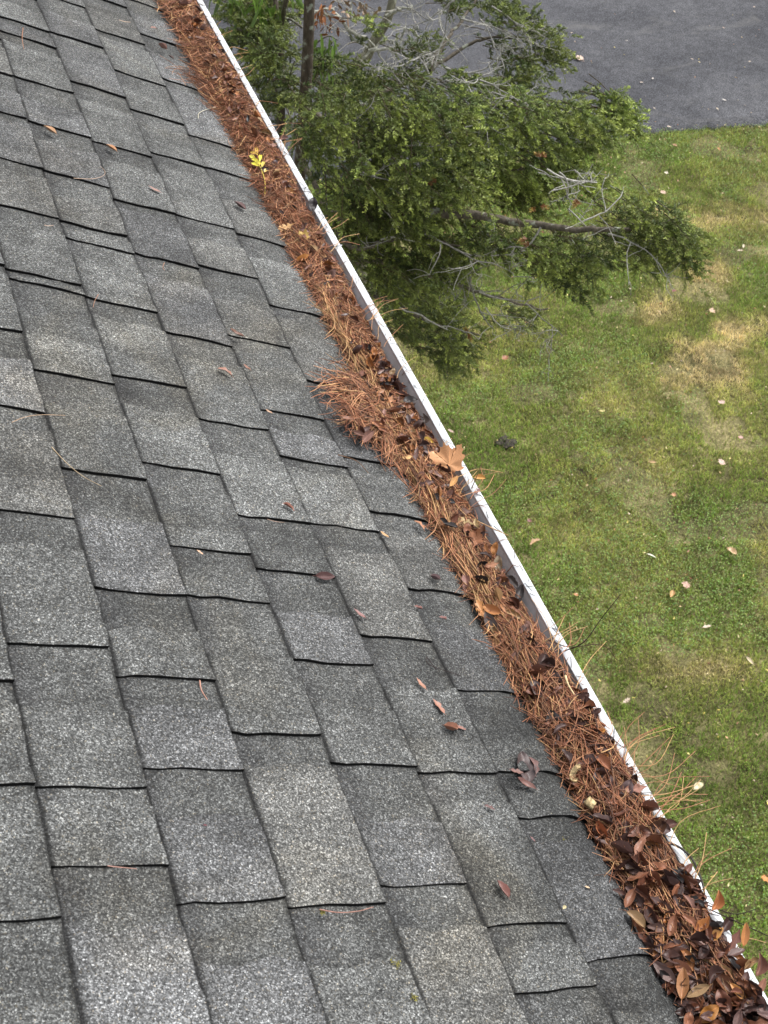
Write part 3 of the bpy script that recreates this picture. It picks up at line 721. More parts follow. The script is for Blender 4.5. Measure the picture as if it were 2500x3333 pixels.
def blade(b, O, D, Up, L, W, C, K=5):
    """broad leaf strips"""
    D = D / np.linalg.norm(D); S = np.cross(D, Up); S /= np.linalg.norm(S) + 1e-9; U = np.cross(S, D)
    u = np.linspace(0, 1, K); w = W * np.sin(np.pi * np.clip(u * .92 + .04, 0, 1)) ** .8 * .5
    mid = O + D * (L * u)[:, None] - np.array([0, 0, 1]) * (L * .25 * u ** 2)[:, None]
    V = np.stack([mid - S * w[:, None] + U * (w * .35)[:, None], mid, mid + S * w[:, None] + U * (w * .35)[:, None]], 1)
    b.add(V.reshape(-1, 3), grid_q(K, 3), C=C)
def sapling():
    x, y = at(1200, 560, 8.3)[:2]; p0 = at(1190, 260, 8.3)
    base = np.array([x, y, GZ]); root = empty('bare_sapling', tuple(base))
    tag(root, 'slender half-bare tree with lichen-spotted grey limbs standing behind the dark evergreen', 'tree')
    b = Buf()
    tubes(b, spline([base + (0, 0, -.1), base + (.05, 0, 1.2), at(1150, 340, 8.3), at(1200, 170, 8.3), at(1262, 60, 8.3), at(1290, -60, 8.3), at(1330, -200, 8.4)], 40)[None] - base, np.linspace(.045, .018, 40)[None], [[.17, .165, .12]], 8)
    link('trunk', b.mesh('trunk', M_BARK, True), root)
    for pts, r0 in (([(1195, 130), (1130, 90), (1080, 30), (1010, 40)], .012), ([(1200, 165), (1290, 150), (1330, 90), (1390, 150)], .009), ([(1262, 50), (1300, 30), (1340, 20)], .010),
                    ([(1180, 190), (1260, 130), (1290, 160)], .008), ([(1110, 60), (1010, 35), (960, 60), (925, 100)], .009), ([(1155, 80), (1140, 20), (1180, -40)], .007),
                    ([(1190, 150), (1140, 110), (1100, 50)], .007), ([(1200, 130), (1270, 220), (1330, 250), (1390, 260)], .005), ([(1270, 220), (1200, 240), (1150, 260)], .004)):
        b = Buf(); c = spline([at(q[0], q[1], 8.25) for q in pts], 24); c = c + .02 * np.stack([vnoise(np.arange(24) * .8, np.zeros(24) + pts[0][0], s) - .5 for s in (1, 2, 3)], -1)
        tubes(b, (c - base)[None], np.linspace(r0, r0 * .4, 24)[None], [[.36, .36, .31]], 6)
        g = R(int(pts[1][0]))
        for j in range(11):
            i = g.integers(4, 24); d = g.normal(0, 1, 3); d[2] *= .5; l = g.uniform(.06, .22); P = [c[i]]; dd = d / np.linalg.norm(d)
            for k in range(6): dd = dd + g.normal(0, .25, 3); dd /= np.linalg.norm(dd); P.append(P[-1] + dd * l / 6)
            tubes(b, np.array(P)[None] - base, np.linspace(.0028, .0012, 7)[None], [[.38, .37, .33]], 4)
        link('branch', b.mesh('branch', M_TWIG), root)
    b = Buf(); g = R(44)
    for cx, cy, n_, col in ((1050, 40, 24, (.34, .13, .045)), (1075, 85, 16, (.30, .11, .04)), (1170, 20, 22, (.36, .25, .16)), (1120, 15, 14, (.33, .22, .15)), (1210, 40, 8, (.34, .26, .15))):
        for k in range(n_):
            o_ = at(cx + g.normal(0, 20), cy + g.normal(0, 18), 8.2 + g.normal(0, .05)); d = g.normal(0, 1, 3); d[2] -= .7
            blade(b, o_ - base, d, g.normal(0, 1, 3), g.uniform(.03, .055), g.uniform(.012, .022), np.array(col) * g.uniform(.7, 1.2))
    link('withered_leaves', b.mesh('withered_leaves', M_LEAFC), root)
    # darker second stem seen beside it
sapling()
def vine():
    base = np.array([*at(935, 560, 7.6)[:2], GZ]); root = empty('broadleaf_tree', tuple(base))
    tag(root, 'thin dark stemmed tree with drooping broad green leaves next to the roof gutter', 'tree')
    b = Buf()
    tubes(b, spline([base + (0, 0, -.1), base + (.03, .02, 1.3), at(915, 420, 7.5), at(915, 230, 7.5), at(900, 60, 7.5), at(890, -200, 7.6)], 40)[None] - base, np.linspace(.032, .010, 40)[None], [[.075, .062, .05]], 8)
    link('trunk', b.mesh('trunk', M_BARK, True), root)
    for pts, r0 in (([(915, 330), (880, 240), (850, 130), (840, 60)], .009), ([(985, 90), (930, 60), (860, 100), (790, 100), (750, 80)], .007), ([(980, 180), (1060, 120), (1100, 130)], .006), ([(975, 330), (920, 330), (905, 380)], .010)):
        b = Buf(); c = spline([at(q[0], q[1], 7.5) for q in pts], 24)
        tubes(b, (c - base)[None], np.linspace(r0, r0 * .45, 24)[None], [[.12, .11, .09]], 6); link('branch', b.mesh('branch', M_BARK, True), root)
    b = Buf(); g = R(45)
    for cx, cy, n_, br in ((765, 30, 7, .8), (775, 60, 4, .7), (840, 20, 9, 1.5), (850, 60, 6, 1.2), (905, 50, 5, .9), (855, 100, 3, 1.1), (896, 270, 7, .55), (890, 235, 3, 1.2), (1060, 160, 7, 1.1), (1085, 150, 4, 1.2),
                           (1050, 250, 5, 1.4), (960, 0, 4, 1.0), (720, 10, 3, .9), (1210, 560, 0, 1), (1230, 780, 0, 1)):
        for k in range(n_):
            o_ = at(cx + g.normal(0, 14), cy + g.normal(0, 14) - 25, 7.4 + g.normal(0, .05)); d = g.normal(0, .45, 3); d[2] -= 1.1
            blade(b, o_ - base, d, RIGHT * g.normal(1, .4) + FWD * g.normal(0, .5), g.uniform(.07, .115), g.uniform(.022, .036), np.array([.10, .17, .03]) * br * g.uniform(.8, 1.25))
    for cx, cy in ((1207, 790), (1200, 745), (1190, 820)):
        for k in range(2):
            blade(b, at(cx + g.normal(0, 8), cy - 15, 6.6) - base, np.array([g.normal(0, .4), g.normal(0, .4), -1]), RIGHT, .05, .02, np.array([.12, .19, .03]))
    link('leaves', b.mesh('leaves', M_BROAD), root)
vine()

# ------------------------------------------------------------------ debris in the gutter
LIPH = np.array([(2, -.002), (5, -.004), (6.5, -.008), (7.6, -.014), (8.2, -.034), (8.6, -.030), (8.9, -.040), (9.8, -.046), (10.2, -.050), (10.7, -.042), (11.1, -.040), (11.4, -.042),
                 (11.9, -.036), (12.4, -.030), (12.7, -.032), (13.2, -.048), (14.3, -.052), (15.0, -.050), (15.8, -.044), (16.3, -.036), (17.2, -.030), (18.3, -.038), (19.2, -.022), (20.5, -.020),
                 (22, -.016), (24, -.022), (27, -.020), (60, -.022)])
def dz(x, s):
    """surface of the debris (x across the gutter, s in courses along it)"""
    x = np.asarray(x, float); s = np.asarray(s, float)
    lip = np.interp(s, LIPH[:, 0], LIPH[:, 1]); u = np.clip(x / .100, 0, 1)
    h = .002 * (1 - u) + lip * u ** 1.4 + .014 * np.sin(np.pi * np.clip(u, 0, 1)) * (1 - .6 * u)
    h = h + .010 * (fbm(x * 22, s * 3.0, 131, 3) - .5) * 2 * np.clip(.35 + u, 0, 1)
    h = np.where(x < 0, .004 - x * math.tan(TH) * .98 , h)
    return h
def over_lip(x, z, s):
    onlip = (x > .094)
    return np.where(onlip, np.maximum(z, -.012), z)
xs = np.linspace(-.004, .103, 26); ss = np.linspace(-6, 36, 520)
X, S = np.meshgrid(xs, ss); Z = dz(X, S) - .006 + .006 * (fbm(X * 90, S * 13, 133, 3) - .5)
Z = np.where(X > .090, np.minimum(Z, -.024), Z); Z[:, 0] = -.03; Z[:, 1] = np.minimum(Z[:, 1], -.004); Z[:, -1] -= .004
c = fbm(X * 120, S * 17, 135, 3)[..., None]
C = np.where(c > .5, np.array([.045, .020, .011]), np.array([.014, .008, .006])) * (.6 + .8 * fbm(X * 40, S * 6, 137, 2)[..., None])
debris = tag(link('leaf_mulch', mkmesh('leaf_mulch', np.stack([X, S * CW, Z], -1), grid_q(*X.shape), col=C.reshape(-1, 3), mat=M_MULCH, smooth=True)),
             'dark rotted mulch filling the white gutter under needles and leaves', 'mulch', kind='stuff')

PALN = np.array([[.29, .125, .062], [.23, .088, .042], [.36, .18, .088], [.15, .052, .025], [.42, .25, .11], [.07, .032, .02]])
def needles(b, n, seed, srange, xfun, yawfun, lift=.009, Lr=(.045, .105), pal=(.28, .23, .18, .13, .10, .08), r=.00068, tilt=.0, zfun=None, K=6):
    g = R(seed); s = srange(g, n); x = xfun(g, n, s); yaw = yawfun(g, n, x, s)
    L = g.uniform(*Lr, n); cur = g.normal(0, 1.6, n)
    t = np.linspace(-.5, .5, K)[None]
    dx, dy = np.sin(yaw), np.cos(yaw)
    X = x[:, None] + L[:, None] * t * dx[:, None] + cur[:, None] * (t * L[:, None]) ** 2 * dy[:, None] * 3
    Y = s[:, None] * CW + L[:, None] * t * dy[:, None] - cur[:, None] * (t * L[:, None]) ** 2 * dx[:, None] * 3
    z = (zfun or dz)(X, Y / CW) + g.uniform(0, lift, n)[:, None] + (g.normal(0, tilt, n)[:, None] * t * 2 * L[:, None] if tilt else 0)
    if zfun is None:
        L_ = 0
        zc = z.mean(1, keepdims=True); z = np.maximum(z * .45 + (zc + (z - zc) * .2) * .55, dz(X, Y / CW) - .002)
        esc = g.random(n)[:, None] < .03; X = np.where(esc, X, np.where(X > .088, .088 + (X - .088) * .3, X)); lim = np.interp(z, [-.07, -.042, -.02], [.085, .093, .1035]); X = np.where(esc, np.minimum(X, .126), np.minimum(X, lim)); z = np.where(X > .1035, np.maximum(z, -.0125), z)
    C = PALN[g.choice(len(PALN), n, p=pal)] * g.uniform(.45, 1.6, (n, 1))
    rad = np.full((n, K), r) * g.uniform(.8, 1.35, (n, 1)); rad[:, 0] *= .5; rad[:, -1] *= .4
    tubes(b, np.stack([X, Y, z], -1), rad, C, 3)
nb = Buf()
dens = lambda lo, hi: (lambda g, n: g.uniform(lo, hi, n))
# bulk, crossing in all directions
needles(nb, 6400, 201, dens(10, 30), lambda g, n, s: g.uniform(.004, .098, n), lambda g, n, x, s: g.normal(0, .75, n), .010)
needles(nb, 2600, 207, dens(18, 30), lambda g, n, s: g.uniform(.0, .095, n), lambda g, n, x, s: g.normal(-.25, .8, n), .013)
needles(nb, 1500, 202, dens(4.5, 10), lambda g, n, s: g.uniform(.002, .098, n), lambda g, n, x, s: g.normal(-.1, .6, n), .013)
needles(nb, 700, 203, dens(6.2, 9.2), lambda g, n, s: g.uniform(.015, .098, n), lambda g, n, x, s: g.normal(.2, .8, n), .018, tilt=.1)
# combed along the shingle edge
needles(nb, 2600, 204, dens(6, 30), lambda g, n, s: np.abs(g.normal(.006, .012, n)), lambda g, n, x, s: g.normal(.02, .14, n), .007, (.06, .12))
needles(nb, 500, 205, dens(8, 16), lambda g, n, s: np.abs(g.normal(.012, .014, n)), lambda g, n, x, s: g.normal(.02, .12, n), .011, (.07, .13), (.05, .05, .3, .0, .58, .02), .0009)
# a few crossing onto the shingles
needles(nb, 420, 206, dens(3, 30), lambda g, n, s: g.normal(-.002, .006, n), lambda g, n, x, s: g.normal(0, .45, n), .005, (.03, .08))
# the heap spilling over the roof edge
def heap(cx, cy, n, sx, ss_, seed, yaw0, ysd, hgt, Lr=(.04, .10)):
    c = roof_pt(cx, cy)
    def zf(X, S):
        base = np.where(X < 0, -X * math.tan(TH) + .006, dz(X, S))
        d = ((X - c[0]) / (sx * 2)) ** 2 + ((S * CW - c[1]) / (ss_ * 2)) ** 2
        return base + hgt * np.exp(-d)
    needles(nb, n, seed, lambda g, m: c[1] / CW + g.normal(0, ss_ / CW, m), lambda g, m, s: c[0] + g.normal(0, sx, m), lambda g, m, x, s: g.normal(yaw0, ysd, m), .012, Lr, zfun=zf)
heap(1165, 1310, 210, .017, .044, 221, .8, 1.5, .016)
heap(1205, 1350, 220, .017, .060, 222, .4, 1.2, .016)
heap(1240, 1420, 200, .014, .050, 223, .2, .5, .012)
heap(1150, 1380, 120, .012, .025, 228, .3, .7, .012)
heap(1090, 1285, 30, .022, .025, 224, 1.1, .5, .008, (.05, .10))
heap(660, 290, 90, .016, .06, 225, -.6, .4, .008)
heap(560, 60, 90, .014, .08, 226, 0, .4, .010)
heap(640, 275, 18, .03, .04, 227, .8, .4, .004, (.06, .12))
g9 = R(299)
for k in range(150):      # short bits stuck to the wet lip
    s_ = g9.uniform(4, 28); x_ = g9.uniform(.1065, .120); a_ = g9.normal(1.9, .6); l_ = g9.uniform(.004, .013); q = np.array([x_, s_ * CW, LIPZ + .0012]); d_ = np.array([math.cos(a_), math.sin(a_), 0]) * l_
    P_ = np.array([q - d_, q, q + d_]); P_[:, 0] = np.clip(P_[:, 0], .106, .1215)
    tubes(nb, P_[None], np.full((1, 3), .0005), [(.05, .04, .035)], 3)
tag(link('pine_needles', nb.mesh('pine_needles', M_NEEDLE)), 'mat of rusty orange pine needles packed along the gutter and spilling onto shingles', 'pine needles', kind='stuff')

# ---- single needles and stalks that reach out over the lip
def wire(name, pts, r, col, label, cat, group=None, n=26, r2=None, sides=6):
    b = Buf(); c = spline(pts, n); o0 = c[0].copy()
    tubes(b, (c - o0)[None], np.linspace(r, r2 if r2 is not None else r * .6, n)[None], [col], sides)
    o = link(name, b.mesh(name, M_TWIG if cat == 'twig' else M_NEEDLE, True)); o.location = o0
    return tag(o, label, cat, group)
g = R(231); b_ = None
straws = []
def overhang(cx, cy, n, spread, seed, lab, yaw=(.3, 1.3), Lr=(.06, .11), up=.25):
    """needles with one end in the debris and the other in the air beyond the lip"""
    g = R(seed)
    for k in range(n):
        p = z_pt(cx + g.normal(0, spread * .5), cy + g.normal(0, spread), .0); p = np.array([g.uniform(.085, .112), p[1], -.008 + g.uniform(0, .004)])
        a = g.uniform(*yaw); d = np.array([math.sin(a), math.cos(a), g.uniform(.0, up)]); L = g.uniform(*Lr); sd_ = np.cross(d, [0, 0, 1])
        q = [p - d * L * .3 + np.array([0, 0, -.002]), p, p + d * L * .4 + sd_ * g.normal(0, .006), p + d * L * .85 + sd_ * g.normal(0, .018) + np.array([0, 0, -g.uniform(0, .012)])]
        straws.append((q, g.choice([.0007, .0009]), PALN[g.choice([0, 2, 4, 4])] * g.uniform(.9, 1.5), lab))
overhang(2090, 2480, 15, 60, 241, 'tan pine needle poking out over the lip beside the densest tangle of needles', (.1, 1.9), (.06, .13), .6)
overhang(2170, 2620, 15, 45, 242, 'tan pine needle poking out over the lip beside the densest tangle of needles', (.9, 1.9), (.07, .13), .35)
overhang(1560, 1590, 8, 60, 243, 'thin brown needle leaning out over the lip below the big maple leaf', (.5, 1.6), (.05, .10), .5)
overhang(1840, 2080, 9, 50, 244, 'curved brown needle reaching out past the lip near the long dark twig', (.2, 1.7), (.06, .12), .4)
overhang(930, 470, 9, 40, 245, 'fine needle leaning out over the far lip beside the yellow leaflet sprig', (.2, 1.6), (.05, .09), .5)
overhang(1250, 1050, 10, 60, 246, 'fine brown needle leaning out over the lip against the dark evergreen', (.3, 1.8), (.05, .09), .4)
overhang(1080, 780, 6, 60, 247, 'fine brown needle leaning out over the lip against the dark evergreen', (.3, 1.6), (.05, .09), .4)
overhang(780, 200, 8, 90, 248, 'fine needle sticking out over the farthest stretch of white lip', (.3, 1.6), (.04, .08), .4)
overhang(2360, 2900, 9, 90, 249, 'needle sticking out over the leaf-strewn near end of the lip', (.2, 1.8), (.05, .12), .5)
for q, r_, c_, lab in straws:
    wire('pine_needle', q, r_, c_, lab, 'pine needle', lab.replace('needle', 'needles', 1) if False else 'needles sticking out: ' + ' '.join(lab.split()[-5:]), n=12, sides=4)
P3 = lambda x, y, z: z_pt(x, y, z)
wire('twig', [P3(1835, 2120, -.012), P3(1900, 2090, .02), P3(1960, 2010, .06), P3(2020, 1935, .09)], .0011, (.05, .035, .025), 'long thin dark twig pointing up and outward from the lip over the grass', 'twig')
wire('twig', [P3(1780, 2080, -.010), P3(1850, 2105, -.006), P3(1960, 2100, .005), P3(2010, 2150, -.01)], .0009, (.07, .045, .03), 'thin drooping brown twig curving outward past the lip beside the long dark twig', 'twig')
wire('twig', [P3(2170, 2740, -.012), P3(2215, 2760, -.006), P3(2255, 2800, -.005), P3(2285, 2870, -.006), P3(2297, 2930, -.010)], .0022, (.055, .05, .045), 'crooked dark grey twig lying along the white lip near its leafy end', 'twig')
wire('twig', [P3(2300, 2945, -.008), P3(2390, 2975, .005), P3(2460, 2960, .015)], .0010, (.04, .03, .025), 'short dark twig reaching out level over the lawn from the leafy lip', 'twig')
wire('twig', [P3(2310, 2960, -.008), P3(2420, 3010, .004), P3(2530, 3060, .012)], .0011, (.04, .03, .025), 'thin dark twig sloping off the right edge over the leafy lip', 'twig')
wire('twig', [P3(2010, 2960 - 170, .012), P3(2050, 2840, .013), P3(2085, 2900, .012)], .0016, (.24, .15, .10), 'pale brown straight stalk lying on needles near the shingle edge', 'twig')
wire('twig', [P3(1995, 2650, .012), P3(2005, 2700, .014), P3(2012, 2745, .012)], .0013, (.55, .42, .24), 'short cream stick among leaves in the middle of the gutter', 'twig')
wire('twig', [P3(1840, 2200, .006), P3(1850, 2230, .008), P3(1870, 2262, .004)], .0022, (.60, .46, .26), 'pale cream forked stem end lying near the gutter inner wall', 'twig')
wire('twig', [P3(1535, 1590, -.012), P3(1552, 1550, .02), P3(1570, 1505, .045)], .0010, (.22, .15, .08), 'upright tan stalk with a budded tip standing at the lip below the maple leaf', 'twig')
wire('twig', [P3(1540, 1690, 0.0), P3(1600, 1718, -.002), P3(1655, 1743, -.004)], .0012, (.40, .24, .12), 'straight tan stalk lying across the gutter and over the lip', 'twig')
wire('twig', [P3(2150, 3080, .02), P3(2165, 3130, .02), P3(2240, 2990, .02)][::-1], .0010, (.45, .26, .12), 'pale stalk bent over brown leaves at the near end', 'twig')
wire('twig', [roof_pt(1340, 1545, .006), roof_pt(1240, 1440, .006), roof_pt(1210, 1440, .006), roof_pt(1235, 1495, .006), roof_pt(1256, 1535, .004)], .0010, (.25, .13, .08), 'hooked brown stalk hanging from the needle heap onto the shingles', 'twig')
wire('twig', [roof_pt(1100, 1480, .006), roof_pt(1160, 1500, .006), roof_pt(1200, 1540, .006)], .0009, (.14, .08, .05), 'thin reddish stalk below the spilled needle heap', 'twig')
wire('twig', [roof_pt(1420, 2180, .005), roof_pt(1390, 2140, .006), roof_pt(1400, 2165, .006), roof_pt(1500, 2200, .006)], .0007, (.03, .02, .02), 'fine black hair-like twig curling across shingles by the eave', 'twig')
wire('twig', [roof_pt(2210, 3313, .008), roof_pt(2255, 3308, .01), roof_pt(2300, 3300, .01)], .0012, (.20, .18, .16), 'short grey twig at the very bottom resting on the eave shingle', 'twig')
# needles lying alone on the shingles
for i, (pts, r_, c_, lab) in enumerate((
    ([(75, 90), (72, 125), (78, 160)], .0009, (.34, .15, .08), 'curved rusty needle lying upright on the topmost left shingles'),
    ([(388, 65), (405, 70), (424, 72)], .0010, (.45, .33, .24), 'short pale straw on shingles near the top edge'),
    ([(170, 105), (240, 580), (300, 582), (336, 572), (341, 556), (325, 540)][1:], .0007, (.42, .30, .22), 'thin pale needle looped in a hook on the far shingles'),
    ([(645, 385), (648, 368), (675, 355), (705, 347)], .0011, (.50, .47, .36), 'pale greenish stalk bent beside the far needle edge'),
    ([(520, 180), (560, 205), (600, 240), (625, 258)], .0006, (.32, .15, .09), 'long fine needle stretched up-roof from the far heap'),
    ([(145, 733), (160, 735), (174, 733)], .0009, (.45, .33, .25), 'short pale straw alone mid-left on the far shingles'),
    ([(320, 958), (308, 980), (303, 1000)], .0007, (.32, .16, .10), 'small curved needle lying on shingles above the double seam'),
    ([(535, 855), (530, 870), (536, 880)], .0007, (.36, .18, .11), 'tiny bent needle on the middle far shingles'),
    ([(168, 1455), (215, 1505), (270, 1550), (330, 1582)], .0008, (.42, .32, .20), 'long straight tan needle slanting across the left shingles'),
    ([(38, 1375), (80, 1358), (135, 1350), (212, 1352)], .0007, (.40, .27, .17), 'pale needle lying along a seam at the left edge'),
    ([(1060, 1570), (1090, 1598), (1110, 1622)], .0005, (.10, .08, .08), 'fine dark hair-like needle on shingles in the middle'),
    ([(1148, 1655), (1125, 1690), (1103, 1730)], .0006, (.06, .05, .05), 'thin dark curved needle right of the middle shingles'),
    ([(650, 2215), (655, 2245), (675, 2278)], .0012, (.42, .22, .16), 'short pink-brown needle curved below a black step'),
    ([(1040, 2960), (1100, 2970), (1165, 2966), (1215, 2952)], .0009, (.32, .16, .12), 'reddish needle bowed under the step near the bottom middle'),
    ([(1870, 2790), (1880, 2775), (1884, 2768)], .0008, (.60, .58, .52), 'tiny white straw on the dark eave shingle'),
    ([(870, 1690), (900, 1698), (925, 1700)], .0005, (.45, .30, .22), 'hair-thin pale needle lying along the middle step'),
    ([(350, 2818), (380, 2822), (445, 2828)], .0009, (.36, .20, .16), 'pinkish needle tucked along the lower left step'))):
    wire('pine_needle', [roof_pt(x, y, .0075) for x, y in pts], r_, c_, lab, 'pine needle', n=14, sides=4)
# small spots of moss
for cx, cy, r_, lab in ((1842, 2735, .007, 'small yellow-green moss tuft on the dark eave shingle'), (2003, 3015, .005, 'tiny moss dot lower down the eave shingles'), (1290, 3140, .008, 'ochre moss smear near the bottom of the roof'),
                        (1348, 3247, .005, 'small ochre moss dot lowest on the roof'), (1050, 2972, .004, 'green moss crumb on the bottom middle seam')):
    c = roof_pt(cx, cy, .004); g = R(cx); b = Buf(); n = 60
    for k in range(n):
        q = g.normal(0, r_ * .45, 2); o_ = E2 * q[0] + np.array([0, 1, 0]) * q[1]; a = g.normal(0, 1, 3) * .0008
        b.add([o_ + NR * .0006, o_ + a + NR * .0016, o_ - np.cross(a, NR) + NR * .001, o_ - a * .7 + NR * .0004], [(0, 1, 2, 3)], C=np.array([.22, .20, .05]) * g.uniform(.6, 1.5))
    o = link('moss_tuft', b.mesh('moss_tuft', M_GRASS)); o.location = c; tag(o, lab, 'moss')

# ------------------------------------------------------------------ leaves
def oval_leaf(seed, ratio=.42, curl=.5, fold=.25, wav=.08):
    g = R(seed); nu, nv = 13, 7
    u = np.linspace(0, 1, nu)[:, None]; v = np.linspace(-1, 1, nv)[None]
    w = ratio * .5 * np.sin(np.pi * np.clip(u, 0, 1) ** .9) ** .75 * (1 + .04 * np.sin(u * 23 + seed)); w = w * (1 + .5 * (vnoise(u * 5, u * 0 + seed, 7) - .5) * (seed % 3)); w[0] = .012; w[-1] = .004 if seed % 4 != 3 else .05
    x = u - .5 + 0 * v; y = w * v
    x = x + .0 * v; z = np.abs(v) ** 1.5 * w * fold * 2 + curl * (u - .5) ** 2 * .5 - curl * .05
    z = z + .05 * ratio * (vnoise(u * 9 + seed, v * 3 + 0 * u, seed + 3) - .5) + wav * ratio * (vnoise(u * 4 + 0 * v, v * 1.5 + 0 * u, seed) - .5) + g.normal(0, .15) * (u - .5) * v * w * 2
    y = y + g.normal(0, .06) * np.sin(np.pi * u)
    V = np.stack([x, y + 0 * x, z + 0 * x], -1).reshape(-1, 3)
    uv = np.stack([u + 0 * v, v + 0 * u], -1).reshape(-1, 2)
    Q = grid_q(nu, nv)
    # petiole
    n0 = len(V); st = np.array([(-.5, 0, .0), (-.57, .01, .01), (-.64, .0, .03)]) + np.array([0, 0, V[nv // 2, 2]])
    sv = np.concatenate([st + (0, .008, 0), st - (0, .008, 0)]); V = np.vstack([V, sv]); uv = np.vstack([uv, np.zeros((6, 2))])
    Q = np.vstack([Q, [(n0, n0 + 1, n0 + 4, n0 + 3), (n0 + 1, n0 + 2, n0 + 5, n0 + 4)]])
    me = mkmesh('leaf', V, Q, uv=uv, mat=M_LEAF, smooth=True)
    return me
LV = [oval_leaf(i, rt, cu, fo, wv) for i, (rt, cu, fo, wv) in enumerate([(.40, .35, .25, .10), (.46, .7, .5, .12), (.36, .2, .15, .1), (.50, .5, .8, .2), (.42, 1.1, .35, .12), (.38, -.5, .3, .15),
                                                                      (.44, .9, 1.1, .1), (.34, .6, .2, .2), (.48, -.3, .6, .25), (.55, .4, .3, .3), (.40, 1.5, .8, .2), (.36, -.9, .4, .1)])]
def lobed(outline, seed, curl=.2, rings=5):
    """leaf with a lobed outline (unit size) filled by rings towards the centre"""
    P = np.array(outline, float); n = len(P); g = R(seed); V = []; uv = []
    for r_ in np.linspace(1, 0, rings, endpoint=False):
        q = P * r_
        a = np.arctan2(q[:, 1], q[:, 0]); d = np.linalg.norm(q, axis=1)
        z = curl * d ** 2 * .6 + .07 * np.sin(a * 5 + seed) * d + .05 * (vnoise(q[:, 0] * 5 + 9, q[:, 1] * 5 + 9, seed) - .5)
        V.append(np.stack([q[:, 0], q[:, 1], z], -1)); uv.append(np.stack([d, np.clip(np.abs(np.sin(a * 2.5)) * d * 3, 0, 1)], -1))
    V.append(np.zeros((1, 3))); uv.append(np.zeros((1, 2)))
    Q = []; i = np.arange(n); j = (i + 1) % n
    for k in range(rings - 1): Q.append(np.stack([k * n + i, k * n + j, (k + 1) * n + j, (k + 1) * n + i], -1))
    T = np.stack([(rings - 1) * n + i, (rings - 1) * n + j, np.full(n, rings * n)], -1)
    V = np.concatenate(V); uv = np.concatenate(uv); n0 = len(V)
    st = np.array([(0, -.25, .01), (.01, -.6, .03), (.04, -.95, .02)]); V = np.vstack([V, st + (.012, 0, 0), st - (.012, 0, 0)]); uv = np.vstack([uv, np.zeros((6, 2))])
    Q = np.vstack(Q + [np.array([(n0, n0 + 1, n0 + 4, n0 + 3), (n0 + 1, n0 + 2, n0 + 5, n0 + 4)])])
    return mkmesh('lobed_leaf', V, Q, T, uv=uv, mat=M_LEAF, smooth=True)
half = [(0.0, 1.0), (.07, .80), (.19, .80), (.22, .68), (.29, .60), (.38, .64), (.46, .62), (.50, .72), (.62, .70), (.74, .72), (.70, .56), (.76, .46), (.66, .38), (.64, .30), (.74, .22), (.72, .12), (.62, .04), (.54, -.06),
        (.50, -.20), (.60, -.30), (.42, -.36), (.28, -.36), (.12, -.30)]
maple = half + [(0, -.26)] + [(-x, y) for x, y in half[::-1][:-1]]
ohalf = [(0, 1.0), (.12, .92), (.14, .76), (.30, .74), (.34, .58), (.18, .50), (.16, .36), (.40, .34), (.44, .14), (.20, .10), (.14, -.04), (.32, -.10), (.30, -.28), (.12, -.34), (.06, -.56)]
oak = ohalf + [(0, -.6)] + [(-x * .9, y) for x, y in ohalf[::-1][:-1]]
ML = [lobed(maple, 1, .25, 6), lobed(maple, 5, .6, 5), lobed(oak, 3, .3, 5)]

def nm_y(me): return me.name.startswith('lobed')
def put(me, name, pos, nrm, yaw, size, col, label, cat='leaf', group=None, roll=0.0):
    o = link(name, me); nrm = Vector(nrm).normalized()
    ax = Vector(RIGHT * math.cos(yaw) - DOWN * math.sin(yaw))      # long axis of the leaf, laid into its plane
    if nm_y(me): ax = Vector(RIGHT * math.sin(yaw) + DOWN * math.cos(yaw)) * -1
    ax = (ax - nrm * ax.dot(nrm)).normalized(); ay = nrm.cross(ax)
    if nm_y(me): ax, ay = -ay, ax
    q = Matrix((ax, ay, nrm)).transposed().to_quaternion() @ Quaternion((1, 0, 0), roll)
    o.rotation_mode = 'QUATERNION'; o.rotation_quaternion = q; o.location = Vector(pos); o.scale = (size,) * 3
    o.color = (*[c_ * .85 for c_ in col], 1); tag(o, label, cat, group); return o
DK = (.060, .026, .020); RB = (.16, .058, .032); BR = (.25, .095, .044); OR = (.42, .17, .055); TN = (.40, .25, .12); PK = (.30, .16, .125); PU = (.115, .060, .050); YL = (.62, .42, .08); BK = (.020, .014, .013)
PAL = [np.array(c_) * .8 for c_ in (DK, RB, BR, OR, PU, BK, TN, PK)]
g = R(301)
# heap of countable leaves
def gl_sample(g, n):
    z = g.choice(4, n, p=[.40, .28, .22, .10]); lo = np.array([3.7, 5.8, 8.5, 14.5])[z]; hi = np.array([5.8, 8.5, 14.5, 27])[z]
    return g.uniform(lo, hi)
def scatter_leaf(g, s):
    near = s < 7
    x = g.uniform(-.006, .100) if near else (g.uniform(.04, .100) if g.random() < .68 else g.uniform(.004, .06))
    if s < 5.6 and g.random() < .12: x = g.uniform(-.018, .0)
    if s < 5.4 and g.random() < .07: x = g.uniform(.102, .118)
    elif s > 5.2: x = min(x, .092)
    z = float(dz(x, s)) + g.uniform(.007, .017)
    if x > .100: z = max(z, -.006)
    elif s > 8.4: x = min(x, .084)
    tl = g.normal(0, .30 if s < 9 else .42, 2)
    size = g.uniform(.021, .037) * (.85 if s > 9 else 1)
    p = [.26, .24, .17, .05, .18, .06, .01, .03] if s < 9 else [.22, .2, .22, .14, .08, .06, .04, .04]
    if s > 15: p = [.12, .18, .26, .16, .06, .03, .09, .10]
    col = np.array(PAL[g.choice(8, p=p)]) * g.uniform(.75, 1.3)
    return (x, s * CW, z), (tl[0], tl[1] - .15, 1), g.uniform(0, 6.28), size, col
SS = np.sort(gl_sample(g, 250))
